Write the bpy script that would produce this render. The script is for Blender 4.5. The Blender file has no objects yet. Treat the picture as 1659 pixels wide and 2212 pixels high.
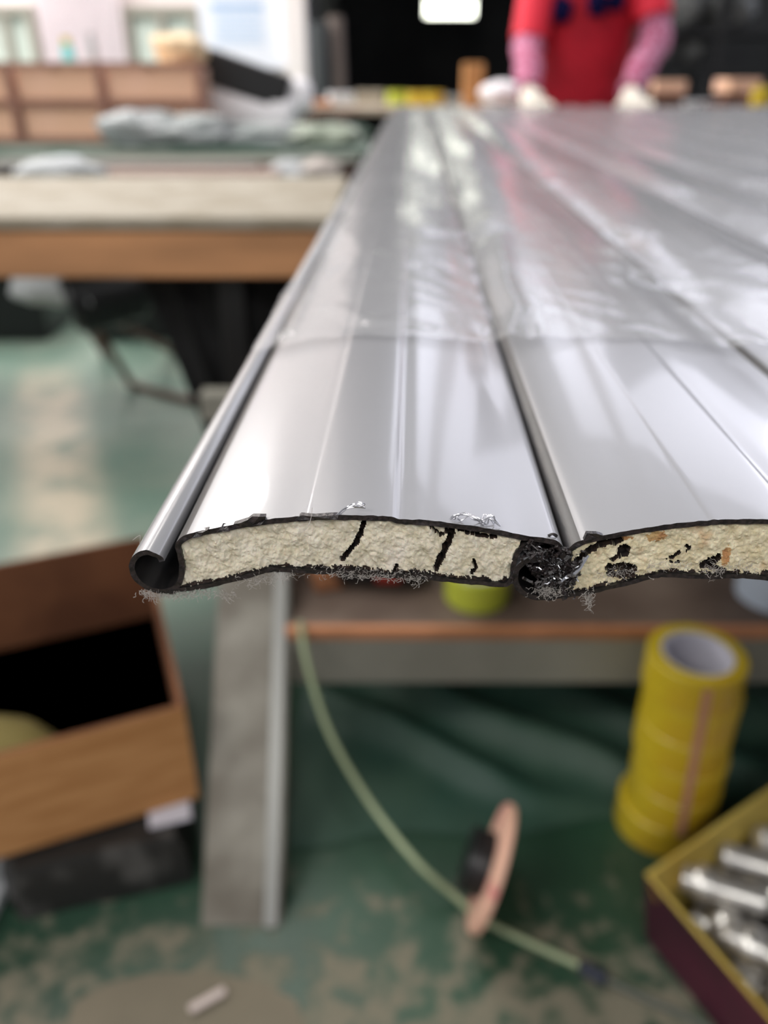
import bpy, bmesh, math, random
from mathutils import Vector, Matrix, noise
random.seed(7)
PI = math.pi
SC = bpy.context.scene
COL = SC.collection

# ------------------------------------------------------------------ camera
CAMH, PITCH, F = 0.87, math.radians(28.96), 1700.0
CX, CY = 829.5, 1106.0
cam_d = bpy.data.cameras.new('camera'); cam = bpy.data.objects.new('camera', cam_d); COL.objects.link(cam)
cam.location = (0, 0, CAMH); cam.rotation_euler = (PI/2 - PITCH, 0, 0)
cam_d.sensor_fit = 'HORIZONTAL'; cam_d.sensor_width = 36.0; cam_d.lens = F/1659*36
cam_d.clip_start = 0.01; cam_d.clip_end = 60
cam_d.dof.use_dof = True; cam_d.dof.focus_distance = 0.1525; cam_d.dof.aperture_fstop = 11.0
SC.camera = cam
SC.view_settings.view_transform = 'Standard'; SC.view_settings.look = 'None'
SC.view_settings.gamma = 1; SC.view_settings.use_curve_mapping = False
SC.view_settings.exposure = 0.0

# ------------------------------------------------------------------ light
W = bpy.data.worlds.new('world'); SC.world = W; W.use_nodes = True
W.node_tree.nodes['Background'].inputs[0].default_value = (0.86, 0.88, 0.95, 1)
W.node_tree.nodes['Background'].inputs[1].default_value = 0.36
def area(name, loc, aim, sx, sy, power, col=(1, 1, 1)):
    l = bpy.data.lights.new(name, 'AREA'); l.shape = 'RECTANGLE'; l.size = sx; l.size_y = sy
    l.energy = power; l.color = col
    o = bpy.data.objects.new(name, l); COL.objects.link(o); o.location = loc
    o.rotation_euler = (Vector(aim) - Vector(loc)).to_track_quat('-Z', 'Y').to_euler()
    return o
area('window_daylight', (5.0, 4.2, 2.9), (0.4, 0.8, 0.8), 4.5, 2.0, 90, (0.84, 0.87, 1.0))
area('window_daylight_front', (2.7, 7.0, 3.45), (0.6, 0.2, 0.8), 4.6, 1.9, 105, (0.86, 0.87, 1.0))
area('tube_lamp_left', (-2.35, 5.2, 2.95), (0, 0.1, 0.8), 1.2, 0.22, 26, (1.0, 0.98, 0.95))
area('tube_lamp_aisle', (-2.6, 4.2, 3.4), (-2.2, 4.6, 0.5), 3.5, 0.5, 110, (1.0, 0.97, 0.94))  # added unseen fill, brightens the back left wall and aisle
area('tube_lamp_left_rear', (-2.6, -1.2, 3.4), (-1.5, 3.2, 0.9), 2.4, 0.8, 80, (1.0, 0.97, 0.94))  # added fill behind the camera, lifts the cartons and bench fronts
area('tube_lamp_row_front', (-0.9, 3.6, 4.2), (-0.9, 3.6, 0), 0.5, 4.0, 70, (1.0, 0.97, 0.92))
area('tube_lamp_row_side', (-3.0, 3.0, 4.2), (-3.0, 3.0, 0), 0.5, 6.0, 120, (1.0, 0.98, 0.93))
area('tube_lamp_row_back', (0.4, -1.8, 2.6), (0.1, 0.2, 0.8), 2.2, 0.6, 30, (1.0, 0.98, 0.95))  # added fill from behind the camera for the cut slat ends
area('window_daylight_left', (-5.8, 2.8, 2.3), (0, 2.6, 1.6), 6.5, 2.4, 130, (0.93, 0.96, 1.0))  # added unseen fill, brightens slat hooks and left-facing shoulders
area('tube_lamp_near', (-0.5, 0.9, 3.6), (-0.2, 0.4, 0.8), 0.35, 1.4, 16, (1.0, 0.98, 0.95))

# ------------------------------------------------------------------ helpers
S_, C_ = math.sin(PITCH), math.cos(PITCH)
def ray(px, py):
    a, b = (px-CX)/F, (py-CY)/F
    return Vector((a, C_ - b*S_, -S_ - b*C_))
O = Vector((0, 0, CAMH))
def G(px, py, z=0.0):
    d = ray(px, py); return O + d*((z-CAMH)/d.z)
def V(px, py, Y):
    d = ray(px, py); return O + d*(Y/d.y)

def mat(name, col, rough=0.6, metal=0.0, col2=None, nscale=20.0, detail=4.0, bump=0.0, bscale=None, bdist=0.001,
        lo=0.4, hi=0.6, spec=0.5, alpha=1.0, coat=0.0, emit=None, trans=0.0, stretch=(1, 1, 1)):
    m = bpy.data.materials.new(name); m.use_nodes = True
    nt = m.node_tree; b = nt.nodes['Principled BSDF']
    b.inputs['Base Color'].default_value = (*col, 1); b.inputs['Roughness'].default_value = rough
    b.inputs['Metallic'].default_value = metal; b.inputs['Specular IOR Level'].default_value = spec
    b.inputs['Alpha'].default_value = alpha; b.inputs['Coat Weight'].default_value = coat
    b.inputs['Transmission Weight'].default_value = trans
    if emit:
        b.inputs['Emission Color'].default_value = (*emit[:3], 1); b.inputs['Emission Strength'].default_value = emit[3]
    if col2 is not None or bump:
        tc = nt.nodes.new('ShaderNodeTexCoord'); mp = nt.nodes.new('ShaderNodeMapping')
        mp.inputs['Scale'].default_value = stretch
        nt.links.new(tc.outputs['Object'], mp.inputs[0])
    if col2 is not None:
        n = nt.nodes.new('ShaderNodeTexNoise'); n.inputs['Scale'].default_value = nscale; n.inputs['Detail'].default_value = detail
        nt.links.new(mp.outputs[0], n.inputs['Vector'])
        r = nt.nodes.new('ShaderNodeValToRGB'); r.color_ramp.elements[0].position = lo; r.color_ramp.elements[1].position = hi
        r.color_ramp.elements[0].color = (*col, 1); r.color_ramp.elements[1].color = (*col2, 1)
        nt.links.new(n.outputs['Fac'], r.inputs[0]); nt.links.new(r.outputs[0], b.inputs['Base Color'])
    if bump:
        n2 = nt.nodes.new('ShaderNodeTexNoise'); n2.inputs['Scale'].default_value = bscale or nscale; n2.inputs['Detail'].default_value = 6
        nt.links.new(mp.outputs[0], n2.inputs['Vector'])
        bp = nt.nodes.new('ShaderNodeBump'); bp.inputs['Strength'].default_value = bump; bp.inputs['Distance'].default_value = bdist
        nt.links.new(n2.outputs['Fac'], bp.inputs['Height']); nt.links.new(bp.outputs[0], b.inputs['Normal'])
    return m
def srgb(r, g, b):
    f = lambda c: (c/255/12.92) if c/255 <= 0.04045 else ((c/255+0.055)/1.055)**2.4
    return (f(r), f(g), f(b))

def mesh_obj(name, verts, faces, mats, parent=None, midx=None, smooth=None, **tags):
    me = bpy.data.meshes.new(name); me.from_pydata([tuple(v) for v in verts], [], faces); me.update()
    if not isinstance(mats, (list, tuple)): mats = [mats]
    for m in mats: me.materials.append(m)
    if midx: me.polygons.foreach_set('material_index', midx)
    if smooth is not None:
        me.polygons.foreach_set('use_smooth', [True]*len(me.polygons))
        me.set_sharp_from_angle(angle=math.radians(smooth))
    o = bpy.data.objects.new(name, me); COL.objects.link(o)
    if parent: o.parent = parent
    for k, v in tags.items(): o[k] = v
    return o
def bm_obj(name, bm, mats, parent=None, smooth=None, **tags):
    bmesh.ops.recalc_face_normals(bm, faces=bm.faces)
    me = bpy.data.meshes.new(name); bm.to_mesh(me); bm.free()
    if not isinstance(mats, (list, tuple)): mats = [mats]
    for m in mats: me.materials.append(m)
    if smooth is not None:
        me.polygons.foreach_set('use_smooth', [True]*len(me.polygons)); me.set_sharp_from_angle(angle=math.radians(smooth))
    o = bpy.data.objects.new(name, me); COL.objects.link(o)
    if parent: o.parent = parent
    for k, v in tags.items(): o[k] = v
    return o
def thing(name, label, cat, loc=(0, 0, 0), rot=(0, 0, 0), group=None):
    o = bpy.data.objects.new(name, None); COL.objects.link(o); o.location = loc; o.rotation_euler = rot
    o['label'] = label; o['category'] = cat
    if group: o['group'] = group
    return o
def tag(o, label, cat, group=None):
    o['label'] = label; o['category'] = cat
    if group: o['group'] = group
    return o
def box(bm, c, s, rot=None, bev=0.0):
    r = bmesh.ops.create_cube(bm, size=1.0)
    M = Matrix.Translation(Vector(c)) @ ((rot or Matrix.Identity(3)).to_4x4()) @ Matrix.Diagonal((*s, 1))
    bmesh.ops.transform(bm, matrix=M, verts=r['verts'])
    if bev:
        es = list({e for v in r['verts'] for e in v.link_edges})
        bmesh.ops.bevel(bm, geom=es, offset=bev, segments=2, affect='EDGES', profile=0.5)
def beam(bm, a, b, w, h, up=(0, 0, 1), bev=0.0):
    a, b = Vector(a), Vector(b); d = b-a; z = Vector(up)
    x = d.normalized(); y = z.cross(x).normalized(); zz = x.cross(y)
    box(bm, (a+b)/2, (d.length, w, h), Matrix((x, y, zz)).transposed(), bev)
def cyl(bm, a, b, r, r2=None, seg=24, caps=True):
    a, b = Vector(a), Vector(b); d = b-a
    M = Matrix.Translation((a+b)/2) @ d.to_track_quat('Z', 'Y').to_matrix().to_4x4()
    bmesh.ops.create_cone(bm, cap_ends=caps, segments=seg, radius1=r, radius2=r if r2 is None else r2, depth=d.length, matrix=M)
def lathe(prof, seg=48, closed=True):
    bm = bmesh.new(); n = len(prof); vs = []
    for i in range(seg):
        a = 2*PI*i/seg
        vs.append([bm.verts.new((r*math.cos(a), r*math.sin(a), z)) for r, z in prof])
    for i in range(seg):
        for j in range(n if closed else n-1):
            k = (j+1) % n
            bm.faces.new((vs[i][j], vs[(i+1) % seg][j], vs[(i+1) % seg][k], vs[i][k]))
    return bm
def catmull(pts, n=4):
    out = []; P = [Vector(p) for p in pts]
    for i in range(len(P)-1):
        p0 = P[max(i-1, 0)]; p1 = P[i]; p2 = P[i+1]; p3 = P[min(i+2, len(P)-1)]
        for k in range(n):
            t = k/n
            out.append(0.5*((2*p1)+(p2-p0)*t+(2*p0-5*p1+4*p2-p3)*t*t+(3*p1-p0-3*p2+p3)*t*t*t))
    out.append(P[-1]); return out
def tube(bm, pts, r, seg=10):
    pts = [Vector(p) for p in pts]; rings = []
    up = Vector((0, 0, 1))
    for i, p in enumerate(pts):
        d = (pts[min(i+1, len(pts)-1)]-pts[max(i-1, 0)]).normalized()
        s = d.cross(up)
        if s.length < 1e-3: s = d.cross(Vector((1, 0, 0)))
        s.normalize(); t = s.cross(d)
        rr = r[i] if isinstance(r, (list, tuple)) else r
        rings.append([bm.verts.new(p + (s*math.cos(2*PI*k/seg)+t*math.sin(2*PI*k/seg))*rr) for k in range(seg)])
    for i in range(len(rings)-1):
        for k in range(seg):
            bm.faces.new((rings[i][k], rings[i][(k+1) % seg], rings[i+1][(k+1) % seg], rings[i+1][k]))
    bm.faces.new(rings[0]); bm.faces.new(rings[-1])
def lump(c, s, seed, amp=0.25, freq=1.6, sub=4, rot=0.0, flat=None):
    """crumpled bag-like blob; flat cuts its underside level"""
    bm = bmesh.new(); bmesh.ops.create_icosphere(bm, subdivisions=sub, radius=1)
    for v in bm.verts:
        p = v.co*freq + Vector((seed*7.1, seed*3.3, 0))
        k = 1 + amp*(noise.noise(p) + 0.6*abs(noise.noise(p*2.3)) + 0.3*noise.noise(p*5))
        v.co = v.co*k
        if flat is not None and v.co.z < flat: v.co.z = flat
    M = Matrix.Translation(Vector(c)) @ Matrix.Rotation(rot, 4, 'Z') @ Matrix.Diagonal((*s, 1))
    bmesh.ops.transform(bm, matrix=M, verts=bm.verts)
    return bm
def boxthing(name, label, cat, c, s, m, rot=None, bev=0.004, group=None):
    bm = bmesh.new(); box(bm, c, s, rot, bev); return tag(bm_obj(name, bm, m), label, cat, group)

# ------------------------------------------------------------------ materials
M_slat = mat('slat_paint', srgb(138, 138, 141), 0.25, bump=0.012, bscale=60, bdist=0.0006, coat=0.25, spec=0.55)
M_dark = mat('cut_edge_black', srgb(22, 19, 20), 0.35, col2=srgb(48, 40, 40), nscale=900, bump=0.8, bscale=1400, bdist=0.0003)
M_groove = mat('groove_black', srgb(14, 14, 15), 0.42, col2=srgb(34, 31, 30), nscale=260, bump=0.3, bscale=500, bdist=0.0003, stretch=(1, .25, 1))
def foam_mat(name, c1, c2, c3):
    m = mat(name, c1, 0.95, col2=c2, nscale=420, detail=8, bump=.8, bscale=1700, bdist=0.00028, lo=0.3, hi=0.72, spec=0.2)
    nt = m.node_tree; b = nt.nodes['Principled BSDF']; old = b.inputs['Base Color'].links[0].from_socket
    tc = [n for n in nt.nodes if n.type == 'TEX_COORD'][0]
    n = nt.nodes.new('ShaderNodeTexNoise'); n.inputs['Scale'].default_value = 120; n.inputs['Detail'].default_value = 3
    nt.links.new(tc.outputs['Object'], n.inputs['Vector'])
    r = nt.nodes.new('ShaderNodeMapRange'); r.inputs[1].default_value = 0.6; r.inputs[2].default_value = 0.74; r.inputs[4].default_value = 0.75
    nt.links.new(n.outputs['Fac'], r.inputs[0])
    mx = nt.nodes.new('ShaderNodeMix'); mx.data_type = 'RGBA'
    nt.links.new(r.outputs[0], mx.inputs[0]); nt.links.new(old, mx.inputs[6]); mx.inputs[7].default_value = (*c3, 1)
    nt.links.new(mx.outputs[2], b.inputs['Base Color'])
    b.inputs['Subsurface Weight'].default_value = 0.15; b.inputs['Subsurface Scale'].default_value = 0.0006
    return m
M_foam = foam_mat('foam_cream', srgb(204, 194, 168), srgb(230, 222, 204), srgb(222, 212, 200))
M_foam2 = foam_mat('foam_stained', srgb(204, 190, 154), srgb(230, 220, 192), srgb(186, 140, 98))
M_crack = mat('crack_brown', srgb(46, 30, 20), 0.8, col2=srgb(24, 16, 14), nscale=800, bump=0.8, bscale=1500, bdist=0.0003)
M_lint = mat('lint', srgb(186, 180, 174), 0.8, alpha=0.55)
M_shav = mat('shaving', srgb(200, 200, 205), 0.25, metal=0.9)
M_film = mat('protective_film', srgb(190, 190, 192), 0.13, alpha=0.27, spec=0.6, bump=0.12, bscale=30, bdist=0.002)
M_steel = mat('weathered_steel', srgb(96, 90, 80), 0.5, metal=0.25, col2=srgb(130, 126, 116), nscale=9, bump=0.1, bscale=60)
M_steel_e = mat('bright_steel_edge', srgb(140, 140, 136), 0.35, metal=0.5)
M_card = mat('cardboard', srgb(190, 140, 92), 0.85, col2=srgb(172, 122, 76), nscale=12, stretch=(1, 1, 6), spec=0.2)
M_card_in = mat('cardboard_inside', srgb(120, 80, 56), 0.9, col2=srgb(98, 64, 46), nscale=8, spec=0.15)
M_pinkcard = mat('carton_pink_brown', srgb(232, 190, 170), 0.85, col2=srgb(222, 180, 152), nscale=4, spec=0.2)
M_cartedge = mat('carton_gap_brown', srgb(138, 100, 86), 0.8)
M_board = mat('dusty_board_top', srgb(136, 126, 108), 0.75, col2=srgb(158, 150, 136), nscale=14, lo=.35, hi=.7)
M_boardfront = mat('orange_board', srgb(196, 142, 98), 0.7, col2=srgb(166, 120, 82), nscale=3, stretch=(1, 4, 6))
M_wood = mat('wood_shelf_edge', srgb(190, 130, 92), 0.6, col2=srgb(160, 108, 74), nscale=8)
M_shelf = mat('shelf_brown', srgb(92, 76, 66), 0.7, col2=srgb(120, 104, 92), nscale=6)
M_rail = mat('rail_grey', srgb(128, 126, 116), 0.5, col2=srgb(142, 140, 130), nscale=5)
M_black = mat('black_plastic', srgb(20, 20, 22), 0.4)
M_blackdusty = mat('black_dusty_plastic', srgb(30, 29, 28), 0.5, col2=srgb(84, 82, 80), nscale=22, lo=.5, hi=.75)
M_blackcloth = mat('black_cloth', srgb(14, 14, 15), 0.8, bump=0.4, bscale=9, bdist=.02)
M_white = mat('white_plastic', srgb(240, 236, 240), 0.5)
M_whitecloth = mat('white_cloth', srgb(196, 198, 200), 0.8, bump=0.3, bscale=12, bdist=.01)
M_haze = mat('clear_bag', srgb(166, 168, 170), 0.3, bump=0.5, bscale=18, bdist=.01, col2=srgb(134, 140, 140), nscale=8)
M_green = mat('green_bench', srgb(84, 108, 96), 0.6, col2=srgb(122, 134, 124), nscale=9)
M_greensheet = mat('green_tarp', srgb(34, 66, 54), 0.6, col2=srgb(50, 76, 62), nscale=5, bump=.2, bscale=20, bdist=.004)
M_tape = mat('yellow_tape', srgb(188, 164, 34), 0.38, col2=srgb(176, 132, 30), nscale=7, coat=0.1, lo=.45, hi=.75)
M_core = mat('tape_core', srgb(196, 194, 204), 0.7)
M_pink = mat('pink_strip', srgb(222, 168, 142), 0.5)
M_tapelime = mat('lime_tape', srgb(176, 184, 62), 0.3)
M_yellow = mat('carton_yellow', srgb(206, 184, 96), 0.5, col2=srgb(188, 158, 70), nscale=7)
M_maroon = mat('carton_maroon', srgb(50, 12, 30), 0.5, col2=srgb(70, 18, 40), nscale=9)
M_alu = mat('aluminium', srgb(214, 211, 206), 0.3, metal=0.85)
M_cord = mat('cord', srgb(150, 162, 128), 0.5)
M_cord2 = mat('cord_dark', srgb(30, 36, 52), 0.5)
M_flange = mat('reel_flange_wood', srgb(216, 172, 150), 0.7, col2=srgb(196, 110, 112), nscale=30, lo=.55, hi=.68)
M_pale = mat('paper_beige', srgb(112, 104, 88), 0.85, col2=srgb(104, 97, 82), nscale=6)
M_chip = mat('pale_chip', srgb(180, 166, 160), 0.5)
M_wallw = mat('wall_paint', srgb(226, 214, 212), 0.7, col2=srgb(232, 224, 222), nscale=1.2)
M_darkwall = mat('dark_wall', srgb(24, 24, 25), 0.8, col2=srgb(40, 40, 40), nscale=1.5)
M_ceil = mat('ceiling_grey', srgb(190, 192, 196), 0.8)
M_frame = mat('window_frame', srgb(150, 144, 134), 0.5)
M_glass = mat('window_glass', srgb(206, 214, 206), 0.15)
M_lamp = mat('lamp_glow', srgb(240, 255, 220), 0.5, emit=(0.98, 1.0, 0.86, 6))
M_notice = mat('notice_paper', srgb(220, 222, 232), 0.5)
M_blue = mat('blue_print', srgb(140, 170, 205), 0.5)
M_bluel = mat('light_blue_print', srgb(186, 204, 228), 0.5)
M_sticky = mat('yellow_sticker', srgb(214, 200, 60), 0.5)
M_red = mat('red_apron', srgb(220, 34, 58), 0.75, col2=srgb(196, 24, 48), nscale=9, bump=.5, bscale=9, bdist=.02)
M_redshirt = mat('red_shirt', srgb(214, 36, 58), 0.75)
M_navy = mat('navy_print', srgb(12, 10, 48), 0.95, spec=.1)
M_sleeve = mat('pink_sleeve', srgb(158, 66, 100), 0.8, col2=srgb(198, 140, 168), nscale=70, lo=.45, hi=.6)
M_glove = mat('glove_cream', srgb(224, 216, 204), 0.85)
M_skin = mat('skin', srgb(206, 160, 134), 0.6)
M_trouser = mat('trousers', srgb(36, 38, 50), 0.85)
M_hair = mat('hair', srgb(20, 16, 15), 0.6)
M_teal = mat('teal_label', srgb(120, 214, 214), 0.4)
M_beige = mat('beige_sack', srgb(226, 200, 164), 0.8)
M_bag = mat('grey_bag', srgb(96, 97, 97), 0.6, col2=srgb(70, 72, 72), nscale=20, bump=.4, bscale=20, bdist=.02)
M_redp = mat('red_plastic', srgb(150, 44, 34), 0.5)
M_brown = mat('brown_metal', srgb(92, 58, 44), 0.5)

def floor_material():
    m = bpy.data.materials.new('floor_green_epoxy'); m.use_nodes = True; nt = m.node_tree; b = nt.nodes['Principled BSDF']
    N = nt.nodes.new; L = nt.links.new
    tc = N('ShaderNodeTexCoord')
    def nz(scale, det, lo, hi, rough=.6):
        n = N('ShaderNodeTexNoise'); n.inputs['Scale'].default_value = scale; n.inputs['Detail'].default_value = det
        n.inputs['Roughness'].default_value = rough
        L(tc.outputs['Object'], n.inputs['Vector'])
        r = N('ShaderNodeMapRange'); r.inputs[1].default_value = lo; r.inputs[2].default_value = hi
        L(n.outputs['Fac'], r.inputs[0]); return r.outputs[0]
    def mix(f, a, bb):
        x = N('ShaderNodeMix'); x.data_type = 'RGBA'; L(f, x.inputs[0])
        for s, i in ((a, 6), (bb, 7)):
            if isinstance(s, tuple): x.inputs[i].default_value = (*s, 1)
            else: L(s, x.inputs[i])
        return x.outputs[2]
    base = mix(nz(3, 4, .35, .65), srgb(28, 56, 42), srgb(44, 74, 56))
    # dust lies thick towards the near aisle (y<0.62) and thins away: mask from position plus noise
    sx = N('ShaderNodeSeparateXYZ'); L(tc.outputs['Object'], sx.inputs[0])
    ry = N('ShaderNodeMapRange'); ry.inputs[1].default_value = 0.72; ry.inputs[2].default_value = 0.34
    ry.inputs[3].default_value = -0.16; ry.inputs[4].default_value = 0.26
    L(sx.outputs[1], ry.inputs[0])
    n = N('ShaderNodeTexNoise'); n.inputs['Scale'].default_value = 26; n.inputs['Detail'].default_value = 6; n.inputs['Roughness'].default_value = .6
    L(tc.outputs['Object'], n.inputs['Vector'])
    ad = N('ShaderNodeMath'); ad.operation = 'ADD'; L(n.outputs['Fac'], ad.inputs[0]); L(ry.outputs[0], ad.inputs[1])
    mr = N('ShaderNodeMapRange'); mr.inputs[1].default_value = .50; mr.inputs[2].default_value = .66; mr.inputs[4].default_value = .9
    L(ad.outputs[0], mr.inputs[0])
    # left aisle paler: reflected light put into its colour; a beige strip runs along it
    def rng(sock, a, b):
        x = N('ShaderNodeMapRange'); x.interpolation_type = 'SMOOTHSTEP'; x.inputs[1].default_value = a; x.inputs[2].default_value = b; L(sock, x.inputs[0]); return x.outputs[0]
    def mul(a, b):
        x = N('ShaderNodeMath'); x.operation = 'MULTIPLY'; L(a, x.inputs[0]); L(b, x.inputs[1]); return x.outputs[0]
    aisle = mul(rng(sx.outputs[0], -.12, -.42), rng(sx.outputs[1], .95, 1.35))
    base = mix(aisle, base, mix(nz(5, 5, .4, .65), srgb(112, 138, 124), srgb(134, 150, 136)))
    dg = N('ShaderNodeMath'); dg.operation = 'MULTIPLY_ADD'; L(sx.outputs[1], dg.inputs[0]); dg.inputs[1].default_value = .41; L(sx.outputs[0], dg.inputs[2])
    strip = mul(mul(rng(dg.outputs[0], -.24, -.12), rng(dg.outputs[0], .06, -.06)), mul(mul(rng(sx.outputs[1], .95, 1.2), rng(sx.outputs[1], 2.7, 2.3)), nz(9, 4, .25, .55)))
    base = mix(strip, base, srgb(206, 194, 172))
    c = mix(mr.outputs[0], base, srgb(112, 106, 90))
    L(c, b.inputs['Base Color'])
    rr = N('ShaderNodeMapRange'); rr.inputs[3].default_value = 0.40; rr.inputs[4].default_value = 0.8
    L(mr.outputs[0], rr.inputs[0]); L(rr.outputs[0], b.inputs['Roughness'])
    return m
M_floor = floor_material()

# ------------------------------------------------------------------ the setting
def structure(name, bm, m, parent=None):
    return bm_obj(name, bm, m, parent, kind='structure')
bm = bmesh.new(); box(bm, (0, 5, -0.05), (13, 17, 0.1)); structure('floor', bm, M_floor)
bm = bmesh.new(); box(bm, (0, 5.5, 4.55), (13, 14, 0.1)); structure('ceiling', bm, M_ceil)
bm = bmesh.new(); box(bm, (-6.05, 5.5, 2.25), (0.1, 14, 4.5)); structure('wall_left', bm, M_wallw)
xw = V(652, 60, 5.5).x
bm = bmesh.new(); box(bm, ((-6+xw)/2, 5.6, 2.25), (xw+6, 0.2, 4.5)); structure('wall_back', bm, M_wallw)
bm = bmesh.new(); box(bm, (xw-0.03, 5.44, 2.25), (0.12, 0.16, 4.5), None, .005); structure('trim_1', bm, M_wallw)
bm = bmesh.new(); box(bm, (2.7, 12.1, 2.25), (7.5, 0.2, 4.5)); structure('wall_far', bm, M_darkwall)
bm = bmesh.new(); box(bm, (xw-0.1, 8.9, 2.25), (0.1, 6.4, 4.5)); structure('wall_side', bm, M_darkwall)
bm = bmesh.new(); box(bm, (1.15, 6.6, 2.25), (0.22, 0.22, 4.5), None, .01); structure('pillar', bm, M_wallw)
bm = bmesh.new(); box(bm, (4.2, 7.2, 2.25), (4.6, 0.1, 4.5)); structure('wall_right', bm, M_darkwall)
# dark roller door behind, and lit panel hanging in the dark bay
lp = thing('light_panel', 'glowing greenish white light panel high in the dark bay', 'lamp', V(972, 18, 11.0))
bm = bmesh.new(); box(bm, (0, 0, 0), (0.62, 0.05, 0.21), None, .01); bm_obj('lamp_housing', bm, M_black, lp)
bm = bmesh.new(); box(bm, (0, -0.03, 0), (0.58, 0.02, 0.175), None, .004); bm_obj('diffuser', bm, M_lamp, lp)
lp2 = thing('light_panel', 'glowing light panel hung higher in the dark bay, above the lower one', 'lamp', (0.50, 10.8, 2.25))  # extra panel added out of view to put a reflection on the slats
bm = bmesh.new(); box(bm, (0, 0, 0), (0.50, 0.05, 0.22), None, .01); bm_obj('lamp_housing', bm, M_black, lp2)
bm = bmesh.new(); box(bm, (0, -0.03, 0), (0.46, 0.02, 0.18), None, .004); bm_obj('diffuser', bm, M_lamp, lp2)
for o, z in ((lp, None), (lp2, None)):
    bm = bmesh.new(); zt = 4.48-o.location.z
    for s in (-.25, .25): cyl(bm, (s, 0, .12), (s, 0, zt), .006, seg=8)
    bm_obj('hanger', bm, M_black, o)
def window(n, x0, x1, z0, z1, Y, mullions):
    w = thing('window_%d' % n, 'w', 'w'); del w['label']; del w['category']; w['kind'] = 'structure'
    bm = bmesh.new(); t = .05
    for a, b in ((x0, x0+t), (x1-t, x1)): box(bm, ((a+b)/2, Y, (z0+z1)/2), (b-a, .06, z1-z0), None, .004)
    for a, b in ((z0, z0+t), (z1-t, z1)): box(bm, ((x0+x1)/2, Y, (a+b)/2), (x1-x0-2*t, .06, b-a), None, .004)
    bm_obj('window_frame', bm, M_frame, w)
    xs = [x0+t]+mullions+[x1-t]
    for m in mullions:
        bm = bmesh.new(); box(bm, (m, Y, (z0+z1)/2), (t, .05, z1-z0-2*t), None, .004); bm_obj('mullion', bm, M_frame, w)
    for a, b in zip(xs[:-1], xs[1:]):
        bm = bmesh.new(); box(bm, ((a+b)/2, Y+.015, (z0+z1)/2), (b-a-.01, .012, z1-z0-2*t)); bm_obj('pane', bm, M_glass, w)
Yw = 5.46
zt = V(200, 12, Yw).z
window(1, V(-60, 60, Yw).x, V(80, 60, Yw).x, .8, zt, Yw, [V(14, 60, Yw).x])
window(2, V(268, 60, Yw).x, V(432, 60, Yw).x, .8, zt, Yw, [V(350, 60, Yw).x])

# ------------------------------------------------------------------ slats
dc = ray(885, 1160); Y0 = 0.153/ (dc.y*C_ - dc.z*S_) * dc.y   # cut distance: 0.153 m along the view axis
ZT = CAMH + 0.153*dc.z/(dc.y*C_-dc.z*S_)
th = math.atan2(890-CX, math.hypot(F, 941))
R_ = Vector((math.cos(th), -math.sin(th), 0)); D_ = Vector((math.sin(th), math.cos(th), 0))
A0 = V(885, 1160, Y0)
def UW(px, py):
    d = ray(px, py); t = (A0-O).dot(D_)/d.dot(D_); p = O+d*t-A0
    return Vector((p.dot(R_), p.z))
PITCHU = 0.0770
SK = [(349.5,1213),(345,1205),(336,1199),(316,1194),(297,1200),(285,1218),(289,1242),(306,1262),(331,1275),(358,1277),(381,1268),(390,1252),(393,1230),(391,1210),(387,1195),(384,1182),(389,1171),(406,1160),
      (436,1152),(482,1143),(532,1134),(582,1127),(631,1122),(655,1120.6),(662,1120),(670,1118.6),(684,1118.2),(731,1118),(783,1118.6),(826,1120.2),(846,1121.8),(854,1124.6),(866,1127),(884,1127.6),
      (915,1128.6),(965,1134),(1031,1143.4),(1081,1151.7),(1131,1161.6),(1181,1168.6),(1198,1172),(1210,1183),(1215,1203),(1208,1222),(1194,1234)]
SB = [(365,1279),(389,1274.6),(435,1269),(482,1258.7),(532,1246),(565,1236),(591,1231),(631,1233),(697,1236),(750,1235),(800,1238.8),(849,1244.8),(899,1243.5),(932,1249),(982,1255),(1031,1259.4),
      (1081,1264),(1098,1260),(1107,1244),(1110,1218),(1117,1195),(1131,1181),(1148,1174)]
A_pts = catmull([(*UW(*p), 0) for p in SK], 4)
B_pts = catmull([(*UW(*p), 0) for p in SB], 4)
idx_corner = 16*4
LEN = 2.42
def vsteps():
    v, s = [0.0], .0012
    while v[-1] < LEN-.05:
        v.append(v[-1]+s); s = min(s*1.35, .09)
    v.append(LEN); return v
VS = vsteps()
def wave(u, v, seed=0):
    k = min(max((v-.10)/.25, 0), 1)
    return k*.00035*noise.noise(Vector((u*28+seed*3.7, v*9, seed)))
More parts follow.
